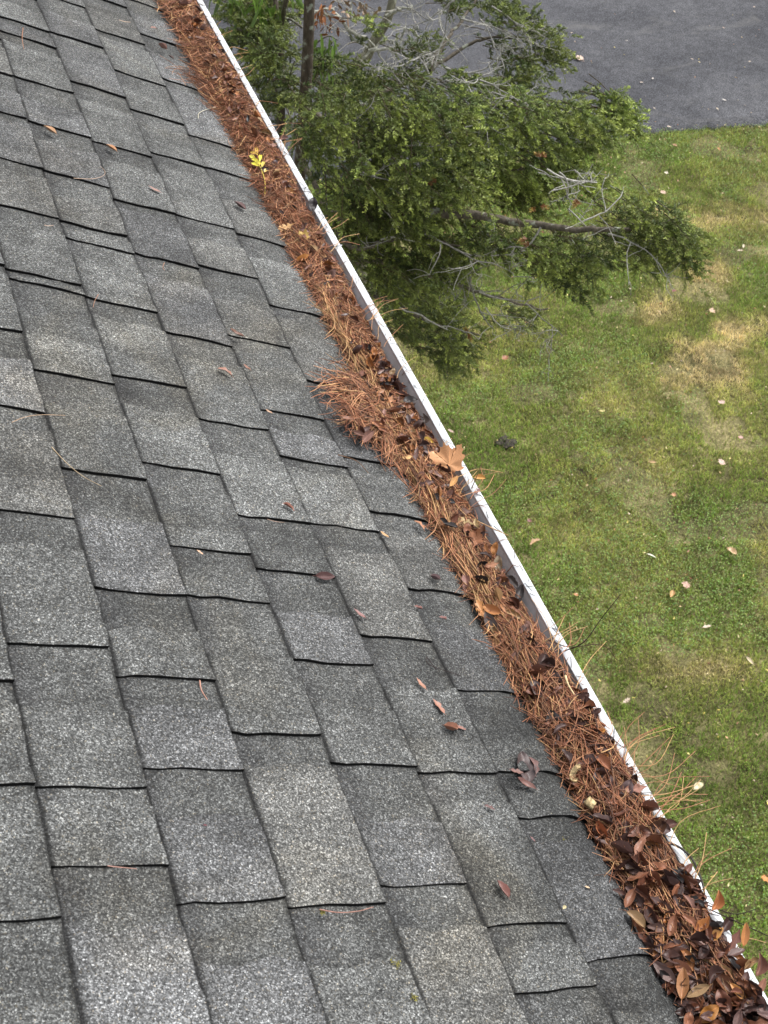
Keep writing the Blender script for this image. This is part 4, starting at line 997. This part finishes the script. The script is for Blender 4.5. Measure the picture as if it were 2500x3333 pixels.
for s in SS:
    pos, nr, yaw, size, col = scatter_leaf(g, s)
    if s < 8.5: lab, grp = 'small oval brown leaf in the dense leaf heap at the near end of the gutter', 'brown leaves in the near end of the gutter'
    elif s < 14.5: lab, grp = 'small curled brown leaf among the needles in the middle stretch of the gutter', 'brown leaves in the middle of the gutter'
    else: lab, grp = 'small brown leaf scrap caught in the needles of the far stretch of gutter', 'brown leaves in the far end of the gutter'
    put(LV[g.integers(len(LV))], 'dry_leaf', pos, nr, yaw, size, tuple(col), lab, 'leaf', grp)
g = R(308)
for k in range(16):
    q = roof_pt(1130 + g.uniform(0, 150), 1290 + g.uniform(0, 170), .02 + .01 * g.random())
    put(LV[g.integers(12)], 'dry_leaf', q, (g.normal(0, .3), g.normal(0, .3) - .2, 1), g.uniform(0, 6.28), g.uniform(.02, .034), tuple(np.array(PAL[g.choice([0, 1, 2, 3, 4, 7])]) * g.uniform(.8, 1.3)), 'small brown leaf caught in the needle heap that spills onto the shingles', 'leaf', 'leaves in the spilled needle heap')
# deeper layer nobody could count
cb = Buf(); g = R(303)
tmpl = [np.array([v.co[:] for v in m.vertices]) for m in LV]; tq = [np.array([p.vertices[:] for p in m.polygons]) for m in LV]
for k in range(1100):
    s = gl_sample(g, 1)[0] if g.random() < .75 else g.uniform(8, 28); pos, nr, yaw, size, col = scatter_leaf(g, s); i = g.integers(len(LV))
    q = Vector(nr).normalized().to_track_quat('Z', 'Y') @ Quaternion((0, 0, 1), yaw); Rm = np.array(q.to_matrix())
    x, y, z = pos
    x = min(x, .088)
    cb.add((tmpl[i] * size) @ Rm.T + np.array([x, y, z - (.010 if s < 12 or g.random() < .4 else .001)]), tq[i], C=col * .8)
tag(link('buried_leaves', cb.mesh('buried_leaves', M_LEAFC, True)), 'half buried dark wet leaves packed below the top layer in the gutter', 'leaves', kind='stuff')

# leaves that stand out, one by one
def G(px, py, z=.008): return z_pt(px, py, z)
cn = -FWD
S1 = [
 (ML[0], 'maple_leaf', G(1462, 1512, .006), (-.30, -.55, .75), .25, .044, (.66, .33, .15), 'large tan-orange maple leaf propped against the inside of the white lip'),
 (LV[0], 'dry_leaf', G(1478, 1566, .012), (-.2, -.4, .9), .95, .026, (.62, .33, .12), 'pale orange oval leaf just under the big maple leaf'),
 (LV[9], 'dry_leaf', G(1335, 1305, -.006), (.1, -.2, 1), .4, .034, BK, 'black wet crumpled leaf standing at the inner gutter wall above the maple leaf'),
 (LV[3], 'dry_leaf', G(1375, 1365, -.014), (.4, -.4, .7), 1.2, .026, (.04, .025, .02), 'dark pointed leaf edge poking against the inner gutter wall'),
 (LV[1], 'dry_leaf', G(1388, 1438, -.010), (.2, -.2, .9), .1, .028, YL, 'yellow-brown curled leaf near the inner gutter wall above the maple leaf'),
 (LV[2], 'dry_leaf', G(1328, 1488, .016), (-.1, -.2, 1), .2, .024, (.66, .40, .16), 'pale tan leaf scrap on the needle ridge left of the maple leaf'),
 (LV[2], 'dry_leaf', G(1262, 1385, .020), (-.1, -.2, 1), .2, .014, (.68, .45, .22), 'tiny cream flake on the needles where the heap meets the gutter'),
 (LV[5], 'dry_leaf', G(1386, 1572, .014), (-.1, -.3, 1), .35, .034, (.10, .05, .042), 'dark purple-brown leaf pointing across below the maple leaf'),
 (LV[2], 'dry_leaf', G(1505, 1665, -.004), (-.1, -.3, 1), .1, .038, (.14, .07, .05), 'flat reddish-brown leaf lying level midway between maple leaf and crumpled tan leaf'),
 (ML[2], 'dry_leaf', G(1515, 1702, .004), (-.3, -.4, .8), 1.4, .024, (.55, .40, .20), 'crumpled pale tan leaf in the middle of the gutter'),
 (LV[6], 'dry_leaf', G(1555, 1704, .0), (-.4, -.3, .8), 1.9, .020, (.60, .46, .26), 'small rolled cream leaf beside the crumpled tan leaf'),
 (LV[4], 'dry_leaf', G(1565, 1742, -.012), (-.3, -.3, .8), 1.3, .040, (.16, .065, .03), 'glossy russet leaf curled against the inner wall beside the cream leaf'),
 (ML[1], 'dry_leaf', G(1548, 1762, .006), (-.3, -.4, .8), .5, .022, (.36, .15, .07), 'brown spotted leaf lying broken mid-gutter'),
 (LV[9], 'dry_leaf', G(1613, 1785, -.006), (-.6, -.3, .6), 1.3, .026, (.50, .22, .07), 'orange leaf standing on edge at the inner wall'),
 (LV[6], 'dry_leaf', G(1572, 1848, .002), (-.3, -.3, .9), .9, .026, BK, 'shiny black folded leaf in the middle gutter stretch'),
 (LV[2], 'dry_leaf', G(1600, 1838, .0), (-.1, -.3, 1), .3, .028, (.30, .13, .06), 'light brown flat leaf right of the shiny black leaf'),
 (LV[9], 'dry_leaf', G(1625, 1835, -.014), (-.5, -.2, .6), 1.7, .032, (.34, .26, .17), 'grey-tan torn leaf against the inner wall'),
 (LV[8], 'dry_leaf', G(1665, 1895, -.012), (.1, -.3, 1), 2.1, .030, (.035, .022, .018), 'dark wet leaf with a lifted tip by the inner wall, upper of two'),
 (LV[4], 'dry_leaf', G(1690, 1935, -.016), (-.1, -.3, 1), 1.3, .040, BK, 'long black wet leaf along the inner wall, lower of two'),
 (LV[5], 'dry_leaf', G(1512, 1895, .012), (-.3, -.1, 1), 1.7, .040, (.22, .10, .075), 'long dusty brown leaf lying on the shingle edge where needles thin'),
 (ML[2], 'dry_leaf', G(1568, 1990, .016), (-.2, -.3, 1), .3, .022, (.50, .22, .07), 'curled orange-brown leaf beside the shingle edge halfway down'),
 (LV[1], 'dry_leaf', G(1600, 1985, .016), (-.2, -.3, 1), 2.7, .034, (.40, .17, .06), 'second curled orange leaf folded over needles halfway down'),
 (LV[4], 'dry_leaf', G(1600, 2040, .010), (-.1, -.3, 1), 1.9, .055, (.085, .065, .058), 'long grey-brown twisted leaf following the shingle edge halfway down'),
 (LV[9], 'dry_leaf', G(1806, 2360, .010), (-.2, -.3, 1), 1.8, .050, (.030, .024, .024), 'large glossy black leaf lying on needles by the shingle edge'),
 (LV[4], 'dry_leaf', G(1935, 2384, .006), (-.2, -.3, 1), .2, .036, (.60, .27, .06), 'bright orange curled leaf near the inner wall below a black wet patch'),
 (LV[2], 'dry_leaf', G(1880, 2495, .016), (-.2, -.3, 1), .4, .036, (.26, .13, .10), 'dull mauve-brown leaf lying flat above the cracked bark piece'),
 (LV[0], 'dry_leaf', G(2004, 2617, .018), (-.2, -.3, 1), 1.6, .036, (.34, .15, .08), 'reddish tan leaf with dark midrib standing among needles'),
 (LV[9], 'dry_leaf', G(2040, 2572, .014), (-.2, -.3, 1), 1.2, .036, (.10, .06, .058), 'dusky purple leaf with a small hole beside the reddish tan leaf'),
 (LV[2], 'dry_leaf', G(2070, 2565, .016), (-.1, -.2, 1), .2, .036, (.28, .12, .08), 'pinkish brown leaf nearest the lip under the needle tangle'),
 (LV[6], 'dry_leaf', G(1958, 2700, .014), (-.2, -.3, 1), 2.0, .034, (.40, .14, .06), 'twisted red-orange leaf on the shingle side of the gutter'),
 (LV[1], 'dry_leaf', G(2075, 2682, .010), (-.2, -.3, 1), .1, .030, (.44, .19, .08), 'curled coppery leaf in front of a dark hollow'),
 (LV[3], 'dry_leaf', G(2130, 2690, .012), (-.2, -.3, 1), .6, .048, (.10, .045, .025), 'big folded chestnut leaf lying toward the lip'),
 (LV[1], 'dry_leaf', G(2175, 2690, .004), (0, -.2, 1), .4, .036, (.13, .06, .045), 'brown leaf resting across the white lip, upper one'),
 (LV[0], 'dry_leaf', G(2090, 2750, .010), (-.2, -.3, 1), .1, .028, (.58, .30, .10), 'light orange oval leaf lying level in a dark hollow'),
 (LV[5], 'dry_leaf', G(2105, 2855, .012), (-.2, -.3, 1), 3.0, .040, (.24, .10, .065), 'long pinkish brown leaf crossing the gutter centre'),
 (LV[0], 'dry_leaf', G(2122, 2882, .014), (-.2, -.3, 1), 1.2, .022, (.50, .20, .07), 'small orange leaf upright in the leaf heap'),
 (LV[5], 'dry_leaf', G(2065, 2920, .014), (-.4, -.1, 1), 2.2, .048, PU, 'long grey-purple leaf hanging over the shingle edge, upper one'),
 (LV[0], 'dry_leaf', G(2238, 2830, -.002), (0, -.2, 1), .9, .030, (.16, .06, .04), 'dark red leaf lying on the white lip beside the crooked twig'),
 (LV[3], 'dry_leaf', G(2328, 2930, .010), (-.2, -.4, .7), 1.2, .034, (.55, .23, .09), 'orange folded leaf perched upright on the white lip'),
 (LV[1], 'dry_leaf', G(2368, 3010, -.004), (0, -.3, 1), .9, .032, DK, 'dark brown leaf wrapped over the lip below the perched orange leaf'),
 (LV[0], 'dry_leaf', G(2424, 3040, .014), (-.1, -.6, .7), 1.4, .038, (.56, .24, .08), 'orange leaf standing on its end outside the lip near the right edge'),
 (LV[2], 'dry_leaf', G(2390, 3060, .010), (-.1, -.5, .8), 1.0, .042, (.20, .08, .055), 'reddish leaf tilted beside the standing orange leaf'),
 (LV[0], 'dry_leaf', G(2328, 3042, .014), (-.2, -.3, 1), .7, .036, (.58, .28, .08), 'bright orange leaf with dark blotch pointing at the lip'),
 (ML[2], 'dry_leaf', G(2278, 3020, .012), (-.3, -.4, .8), 2.4, .022, (.66, .50, .28), 'ragged cream leaf fragment in the near leaf heap'),
 (LV[5], 'dry_leaf', G(2150, 3032, .016), (-.2, -.3, 1), 2.7, .046, (.17, .095, .075), 'large dusty brown leaf lying near the shingle edge, uppermost of three'),
 (LV[2], 'dry_leaf', G(2180, 3082, .020), (-.2, -.3, 1), .15, .050, (.12, .065, .060), 'broad dark mauve leaf lying level beneath the dusty brown one'),
 (LV[0], 'dry_leaf', G(2163, 3165, .016), (-.4, -.1, 1), 2.3, .050, (.17, .10, .085), 'long greyish leaf hanging over the shingle edge, lower one'),
 (LV[1], 'dry_leaf', G(2220, 3148, .020), (-.2, -.3, 1), 2.4, .036, (.38, .17, .10), 'salmon brown leaf in the near leaf heap'),
 (LV[0], 'dry_leaf', G(2222, 3200, .022), (-.3, -.2, 1), 1.5, .050, (.36, .16, .06), 'long amber leaf pointing down the gutter at the near heap'),
 (LV[0], 'dry_leaf', G(2402, 3228, .018), (-.2, -.3, 1), 2.2, .034, (.60, .27, .08), 'bright orange oval leaf lying in the lowest leaves by the lip'),
 (LV[9], 'dry_leaf', G(2308, 3300, .022), (-.2, -.3, 1), .7, .040, (.42, .18, .04), 'amber blotched leaf at the very bottom of the heap'),
 (LV[0], 'dry_leaf', G(2478, 3210, .018), (-.1, -.3, 1), 1.0, .030, (.30, .13, .08), 'pinkish leaf nearest the lower right corner'),
 (LV[3], 'dry_leaf', G(2465, 3140, .010), (-.1, -.4, .9), 1.3, .036, (.24, .11, .08), 'mauve leaf bulging outside the lip near the right edge'),
 (LV[9], 'dry_leaf', G(1160, 1455, .020), (-.3, -.3, 1), .7, .034, (.16, .10, .085), 'curled grey-brown leaf at the lower corner of the spilled heap'),
 (LV[0], 'dry_leaf', G(1188, 1432, .024), (-.3, -.3, 1), 1.0, .022, (.40, .20, .12), 'small light brown leaf atop the lower corner of the spilled heap'),
 (LV[7], 'dry_leaf', G(1248, 1465, .016), (-.3, -.3, 1), 1.3, .026, (.13, .075, .07), 'dusky leaf hanging at the shingle edge under the heap'),
 (LV[8], 'dry_leaf', G(1130, 1430, .018), (-.3, -.3, 1), 1.8, .026, (.14, .09, .08), 'grey leaf tip sticking out of the heap toward the roof'),
 (LV[9], 'dry_leaf', G(1150, 1335, .028), (-.3, -.3, 1), 1.2, .022, (.58, .34, .19), 'pale tan leaf lying on top of the spilled needle heap'),
 (LV[9], 'dry_leaf', G(1020, 665, -.004), (-.2, -.3, 1), 1.6, .040, BK, 'black wet leaf pressed to the lip on the far stretch'),
 (ML[2], 'dry_leaf', G(935, 738, .012), (-.3, -.4, 1), 2.0, .024, (.60, .35, .15), 'pale tan curled leaf by the shingle edge on the far stretch'),
 (ML[1], 'dry_leaf', G(990, 775, .006), (-.3, -.4, 1), .6, .020, (.62, .42, .12), 'yellow crumpled leaf in the middle of the far stretch'),
 (LV[3], 'dry_leaf', G(985, 842, .010), (-.3, -.3, 1), .5, .032, (.56, .26, .08), 'orange ribbed leaf below the yellow crumpled leaf'),
 (LV[9], 'dry_leaf', G(945, 622, .002), (-.3, -.3, 1), 2.1, .026, (.52, .27, .11), 'tan leaf beside the black wet leaf on the far stretch'),
 (LV[1], 'dry_leaf', G(700, 197, .004), (-.3, -.3, 1), .1, .034, (.58, .34, .17), 'pale peach leaf on the farthest stretch of needles'),
 (LV[0], 'dry_leaf', G(612, 68, .006), (-.3, -.3, 1), .5, .034, (.55, .22, .07), 'orange leaf on the farthest needles near the top edge'),
 (LV[9], 'dry_leaf', G(765, 310, .004), (-.3, -.3, 1), .8, .030, (.54, .30, .15), 'buff leaf lying below the peach leaf on the far needles'),
 (LV[9], 'dry_leaf', G(895, 535, .006), (-.3, -.3, 1), 1.4, .028, (.10, .065, .065), 'dark purple leaf next to the yellow leaflet sprig'),
 (LV[1], 'dry_leaf', G(923, 452, .006), (0, -.4, 1), .4, .026, (.16, .08, .065), 'maroon leaf hanging outside the lip on the far stretch'),
 (LV[2], 'dry_leaf', G(886, 472, .004), (0, -.3, 1), .1, .028, (.28, .14, .10), 'pinkish leaf touching the lip above the yellow sprig'),
 (LV[1], 'dry_leaf', G(1562, 1556, .010), (-.1, -.4, 1), .0, .022, (.60, .33, .10), 'small golden leaf caught on stalks just outside the lip'),
 (LV[2], 'dry_leaf', G(1555, 1597, -.008), (0, -.3, 1), .9, .018, (.26, .14, .13), 'small mauve leaf stuck on the white lip below the maple leaf'),
]
for me, nm, pos, nr, yaw, size, col, lab in S1: put(me, nm, pos, nr, yaw, size * (.86 if pos[1] < .92 else 1), np.array(col) * (.85 if pos[1] < .92 else 1), lab, 'maple leaf' if nm == 'maple_leaf' else 'leaf')
# leaves on the shingles (position, yaw, length, colour, label)
S2 = [(502, 91, .8, .026, PK, 'pinkish leaf scrap alone on shingles nearest the far needles'), (528, 153, 2.6, .026, PK, 'narrow pink-brown scrap below the pinkish one at the top of the roof'), (556, 186, 2.4, .018, (.10, .06, .05), 'tiny dark scrap beside the far needles'),
      (162, 424, 2.8, .030, (.50, .30, .17), 'tan leaf tucked against a far step, left one'), (362, 482, 2.8, .026, (.50, .26, .13), 'tan leaf tucked against a far step, right one'), (503, 617, 3.0, .030, (.27, .14, .11), 'curled rosy brown leaf on the middle of the far roof'),
      (780, 670, 2.4, .032, (.15, .085, .08), 'thin dark curled leaf on shingles left of the far gutter'), (770, 1085, 2.8, .030, (.17, .08, .05), 'russet leaf lying on a black step above the spilled heap'), (733, 1210, 2.9, .030, (.32, .15, .10), 'light rusty leaf pair lying mid-roof, larger of two'),
      (803, 1196, 2.0, .018, (.30, .15, .10), 'small rusty leaf beside the larger mid-roof leaf'), (875, 1340, 2.8, .014, (.55, .36, .24), 'tiny tan flake on a step left of the spilled heap'), (938, 1650, 2.5, .022, (.30, .13, .09), 'small red-brown leaf lying in the middle of the roof'),
      (650, 1797, 2.4, .012, (.60, .38, .25), 'tiny peach flake on a step in the roof centre'), (1365, 1709, 1.8, .026, (.42, .18, .08), 'orange-brown oval leaf near the eave in the middle'), (1251, 1741, 2.2, .018, (.62, .38, .18), 'cream and orange scrap on a step near the eave'),
      (1416, 1881, .2, .020, (.16, .10, .10), 'dusky mauve leaf left of the twisted black stem'), (1363, 1978, .3, .016, (.28, .14, .12), 'small pink scrap left of the halfway eave step'), (1443, 2012, .4, .016, (.32, .17, .15), 'small pink scrap nearer the eave than its neighbour'),
      (1171, 1998, 2.1, .024, (.22, .10, .09), 'reddish narrow leaf alone below the dark glossy leaf'), (668, 2686, .5, .006, (.12, .03, .04), 'tiny dark red berry-like scrap on the lower left roof'), (1371, 2227, 1.6, .024, (.34, .16, .10), 'light brown leaf, uppermost of three in a row near the eave'),
      (1427, 2298, 1.6, .030, (.32, .15, .10), 'light brown oval leaf, middle of three in a row near the eave'), (1466, 2368, .4, .026, (.30, .14, .09), 'left half of the doubled brown leaf near the eave'), (1490, 2366, .1, .026, (.24, .10, .07), 'right half of the doubled brown leaf near the eave'),
      (1595, 2628, .0, .018, (.15, .08, .075), 'small dark scrap under the cluster of wet leaves'), (1733, 2730, 1.8, .010, (.16, .07, .07), 'tiny maroon scrap on the eave shingles'), (1636, 2895, 1.5, .028, (.17, .065, .05), 'single dark red oval leaf low on the roof'),
      (1912, 2888, .2, .009, (.62, .46, .30), 'tiny cream seed on the dark eave shingle'), (2447 - 610, 2955, .8, .010, (.50, .44, .26), 'tiny pale seed on the seam near the eave bottom'), (2447, 3220, .2, .0001, (.6, .4, .3), None)]
for x, y, yaw, L, col, lab in S2:
    if lab is None: continue
    put(LV[(x * 7 + y) % 9], 'fallen_leaf', roof_pt(x, y, .0085), tuple(NR + np.array([.05, .05, 0])), yaw, L, col, lab, 'leaf')
put(LV[0], 'fallen_leaf', roof_pt(1058, 1876, .009), tuple(NR + np.array([-.1, -.3, 0])), .25, .036, (.065, .022, .020), 'glossy dark maroon folded leaf lying on the step in the roof centre', 'leaf')
put(LV[9], 'fallen_leaf', roof_pt(1704, 2502, .006), tuple(NR + np.array([0, -.12, 0])), 1.2, .060, (.075, .050, .048), 'big flat dark leaf in the wet cluster on the eave shingles', 'leaf')
put(LV[5], 'fallen_leaf', roof_pt(1734, 2490, .014), tuple(NR), 1.3, .034, (.15, .075, .065), 'narrow reddish leaf on the right of the wet cluster', 'leaf')
put(LV[2], 'fallen_leaf', roof_pt(1683, 2510, .016), tuple(NR), .3, .024, (.17, .085, .07), 'small leaf laid across the left of the wet cluster', 'leaf')
put(LV[4], 'fallen_leaf', roof_pt(1712, 2552, .012), tuple(NR), 2.6, .032, (.16, .07, .055), 'curled rusty leaf at the lower tip of the wet cluster', 'leaf')
# yellow leaflet sprig
root = empty('leaflet_sprig', tuple(G(838, 520, .016))); tag(root, 'bright yellow sprig of small leaflets lying on the far needles', 'sprig')
oo = np.array(root.location)
b = Buf(); c = spline([G(862, 640, .012) - oo, G(862, 590, .014) - oo, G(848, 545, .018) - oo, G(825, 505, .018) - oo], 16); tubes(b, c[None], np.full((1, 16), .0009), [(.55, .42, .06)], 5)
link('stem', b.mesh('stem', M_NEEDLE), root)
for k, (x, y, x2, y2, cc) in enumerate(((845, 530, 818, 506, (.72, .62, .05)), (850, 535, 832, 520, (.75, .66, .08)), (846, 525, 850, 486, (.70, .60, .05)), (838, 505, 832, 458, (.62, .40, .05)), (835, 500, 815, 490, (.60, .38, .07)),
                                    (852, 545, 862, 512, (.45, .34, .05)), (842, 540, 818, 522, (.72, .62, .06)), (860, 560, 870, 545, (.62, .40, .10)), (826, 512, 812, 503, (.72, .66, .10)))):
    a = G(x, y, .018) - oo; e = G(x2, y2, .022) - oo; b = Buf(); blade(b, a, e - a, -FWD, np.linalg.norm(e - a), .0085, cc, 7); link('leaflet', b.mesh('leaflet', M_LEAFC, True), root)
# cracked bark pieces
for (cx, cy, w_, h_, hole, lab) in ((1890, 2520, .026, .022, True, 'curled piece of pale tan bark with a dark hollow at the shingle edge'), (1922, 2612, .014, .014, False, 'small square chip of pale tan bark below the curled piece')):
    c = G(cx, cy, .026); b = Buf(); n = 14
    if hole:
        a = np.linspace(.7, math.pi + .35, n); ring = []
        for r_ in (.009, .0165): ring.append(np.stack([np.cos(a) * r_, np.sin(a) * r_ * 1.1, .004 * np.sin(a * 2)], -1))
        top = np.array(ring); V = np.concatenate([top.reshape(-1, 3), (top - (0, 0, .004)).reshape(-1, 3)])
        q = grid_q(2, n); b.add(V, np.vstack([q, q[:, ::-1] + 2 * n, [(i, i + 1, i + 1 + 2 * n, i + 2 * n) for i in range(n - 1)], [(n + i + 1, n + i, 3 * n + i, 3 * n + i + 1) for i in range(n - 1)]]), C=(.36, .27, .14))
    else:
        g = R(5); box(b, -.007, .007, -.008, .008, -.003, .002, (.38, .29, .15)); b.V[0] += g.normal(0, .0012, b.V[0].shape)
    o = link('bark_chip', b.mesh('bark_chip', M_MULCH)); o.location = c; o.rotation_euler = (-.3, -.15, .4); tag(o, lab, 'bark chip')

# leaves on lawn and driveway
S3 = [(ML[0], 2350, 1311, .065, (.50, .34, .28), 'pinkish maple leaf on green lawn below the straw patch'), (ML[0], 2353, 1505, .075, (.52, .36, .29), 'larger pinkish maple leaf at the middle right of the lawn'), (ML[0], 2410, 1422, .045, (.50, .30, .25), 'small pink leaf between two larger maple leaves at the right'),
      (LV[9], 2382, 1795, .085, (.52, .36, .20), 'upright tan oval leaf on the lawn near the right edge'), (ML[1], 2195, 1612, .045, (.44, .22, .10), 'orange-brown leaf in the middle of the lawn'), (ML[0], 2237, 1902, .070, (.48, .30, .22), 'pinkish brown maple leaf low on the right lawn'),
      (LV[5], 1743, 1764, .085, (.40, .24, .12), 'thin tan leaf on lawn closest to the gutter middle'), (ML[1], 1722, 1696, .040, (.22, .09, .08), 'dark mauve leaf on lawn just above the thin tan leaf'), (ML[2], 1470, 1404, .055, (.44, .31, .24), 'buff leaf on lawn right against the lip above the maple leaf'),
      (ML[1], 1876, 1935, .040, (.44, .20, .08), 'small orange leaf on lawn right of the long dark twig'), (LV[1], 2187, 1934, .060, (.52, .32, .14), 'tan curled leaf beside the low pinkish maple leaf'), (LV[0], 2125, 1504, .050, (.48, .32, .16), 'small tan leaf on the middle lawn'),
      (ML[0], 2162, 626, .075, (.50, .34, .24), 'pale brown maple leaf at the tip of the evergreen bough'), (ML[0], 2193, 945, .050, (.20, .045, .045), 'dark red leaf on lawn under the bough tip'), (ML[0], 2315, 1011, .070, (.52, .34, .22), 'peach maple leaf on lawn right of two straw tufts'),
      (ML[1], 2170, 564, .050, (.56, .50, .38), 'pale cream leaf on lawn just above the bough tip'), (LV[9], 2196, 473, .055, (.50, .32, .18), 'tan leaf close to the driveway edge'), (LV[9], 1866, 523, .050, (.55, .45, .30), 'cream leaf glimpsed between boughs near the driveway edge'),
      (ML[2], 2036, 2282, .065, (.50, .40, .30), 'pale tan lobed leaf on lawn beside the lower gutter'), (LV[9], 2274, 2560, .070, (.62, .56, .36), 'pale yellow-cream leaf on lawn at the lower right'), (ML[1], 2492, 2858, .060, (.50, .22, .06), 'bright orange leaf cut by the right edge low on the lawn'),
      (ML[1], 1640, 1165, .075, (.30, .13, .06), 'rusty leaf in the shade under the evergreen'), (LV[0], 1710, 1050, .05, (.50, .32, .15), 'tan leaf scrap on grass beneath the dead twigs'), (LV[2], 2420, 800, .05, (.55, .46, .32), 'cream straw-like leaf above the dark soil spot at the right'),
      (LV[2], 2408, 815, .05, (.50, .40, .28), 'second cream scrap beside the dark soil spot at the right'), (LV[0], 2340, 485, .06, (.48, .26, .10), 'orange-tan leaf on grass below the driveway edge'), (LV[0], 1960, 1338, .045, (.52, .45, .18), 'small yellow-tan leaf on the middle lawn'),
      (LV[0], 2440, 2150, .06, (.50, .42, .28), 'pale scrap low at the right lawn edge'), (LV[2], 2300, 2040, .06, (.50, .40, .30), 'dull beige leaf over a dark patch on the lower lawn')]
for i, (me, x, y, sz, col, lab) in enumerate(S3):
    k = .5 if me in ML else 1.0
    put(me, 'lawn_leaf', ground_pt(x, y, .055), (.1 * math.sin(i), .1 * math.cos(i * 2), 1), i * 1.7, sz * k * 1.15, col, lab, 'leaf')
b = Buf(); a = ground_pt(2105, 1802, .05); e = ground_pt(2138, 1810, .05); blade(b, np.zeros(3), e - a, np.array([0, 0, 1]), np.linalg.norm(e - a), .012, (.58, .56, .44)); o = link('straw', b.mesh('straw', M_LEAFC)); o.location = a; tag(o, 'short pale straw lying level on the middle lawn', 'straw')
S4 = [(ML[0], 1889, 191, .12, (.58, .42, .32), 'large pale peach maple leaf alone on the driveway'), (LV[0], 2357, 325, .05, (.66, .62, .56), 'small white leaf low on the driveway'), (LV[0], 2335, 354, .045, (.60, .52, .40), 'cream leaf below the small white leaf on the driveway'),
      (LV[0], 2125, 255, .04, (.60, .55, .50), 'pale speck-like leaf on the driveway, upper of two'), (LV[0], 2088, 268, .04, (.55, .46, .38), 'pale speck-like leaf on the driveway, lower of two'), (LV[0], 2253, 192, .035, (.6, .5, .42), 'tiny cream leaf on the driveway right of the large peach leaf'),
      (LV[0], 2195, 37, .045, (.55, .45, .34), 'tan leaf at the top of the driveway'), (LV[0], 2455, 22, .035, (.55, .42, .32), 'tiny tan leaf in the top right corner'), (LV[0], 2178, 412, .05, (.60, .50, .40), 'cream leaf at the driveway edge beside the grass'),
      (LV[0], 2355, 90, .035, (.6, .45, .36), 'tiny pinkish leaf high on the driveway at the right'), (LV[0], 1838, 225, .04, (.6, .55, .5), 'small whitish leaf just left below the peach maple leaf'), (LV[0], 2440, 200, .035, (.6, .5, .4), 'tiny beige leaf at the driveway right edge'),
      (LV[0], 2040, 132, .03, (.6, .55, .5), 'tiny white fleck between the maple leaf and the right side'), (LV[0], 2130, 352, .035, (.58, .5, .42), 'tiny pale leaf in the lower middle of the driveway')]
for i, (me, x, y, sz, col, lab) in enumerate(S4):
    put(me, 'driveway_leaf', ground_pt(x, y, .045), (.12, -.1, 1), i * 2.3 + .4, sz * (.55 if me in ML else 1), col, lab, 'leaf')
# dark molehill-like clod on the lawn
c = ground_pt(1650, 1447, .0); b = Buf(); g = R(77)
for k in range(26):
    r_ = g.uniform(.016, .034); q = g.normal(0, .020, 2); u, v = np.meshgrid(np.linspace(0, np.pi, 5), np.linspace(0, 2 * np.pi, 8))
    S_ = np.stack([np.sin(u) * np.cos(v), np.sin(u) * np.sin(v), np.cos(u) * .2], -1).reshape(-1, 3) * r_ * (1 + .25 * g.normal(0, 1, (40, 1)))
    b.add(S_ + (q[0] * 1.3, q[1], .012 + .012 * g.random()), grid_q(8, 5), C=np.array([.045, .038, .026]) * g.uniform(.5, 1.6))
o = link('soil_clod', b.mesh('soil_clod', M_MULCH)); o.location = c; tag(o, 'dark clod of soil on the shaded lawn beside the gutter lip', 'soil clod')
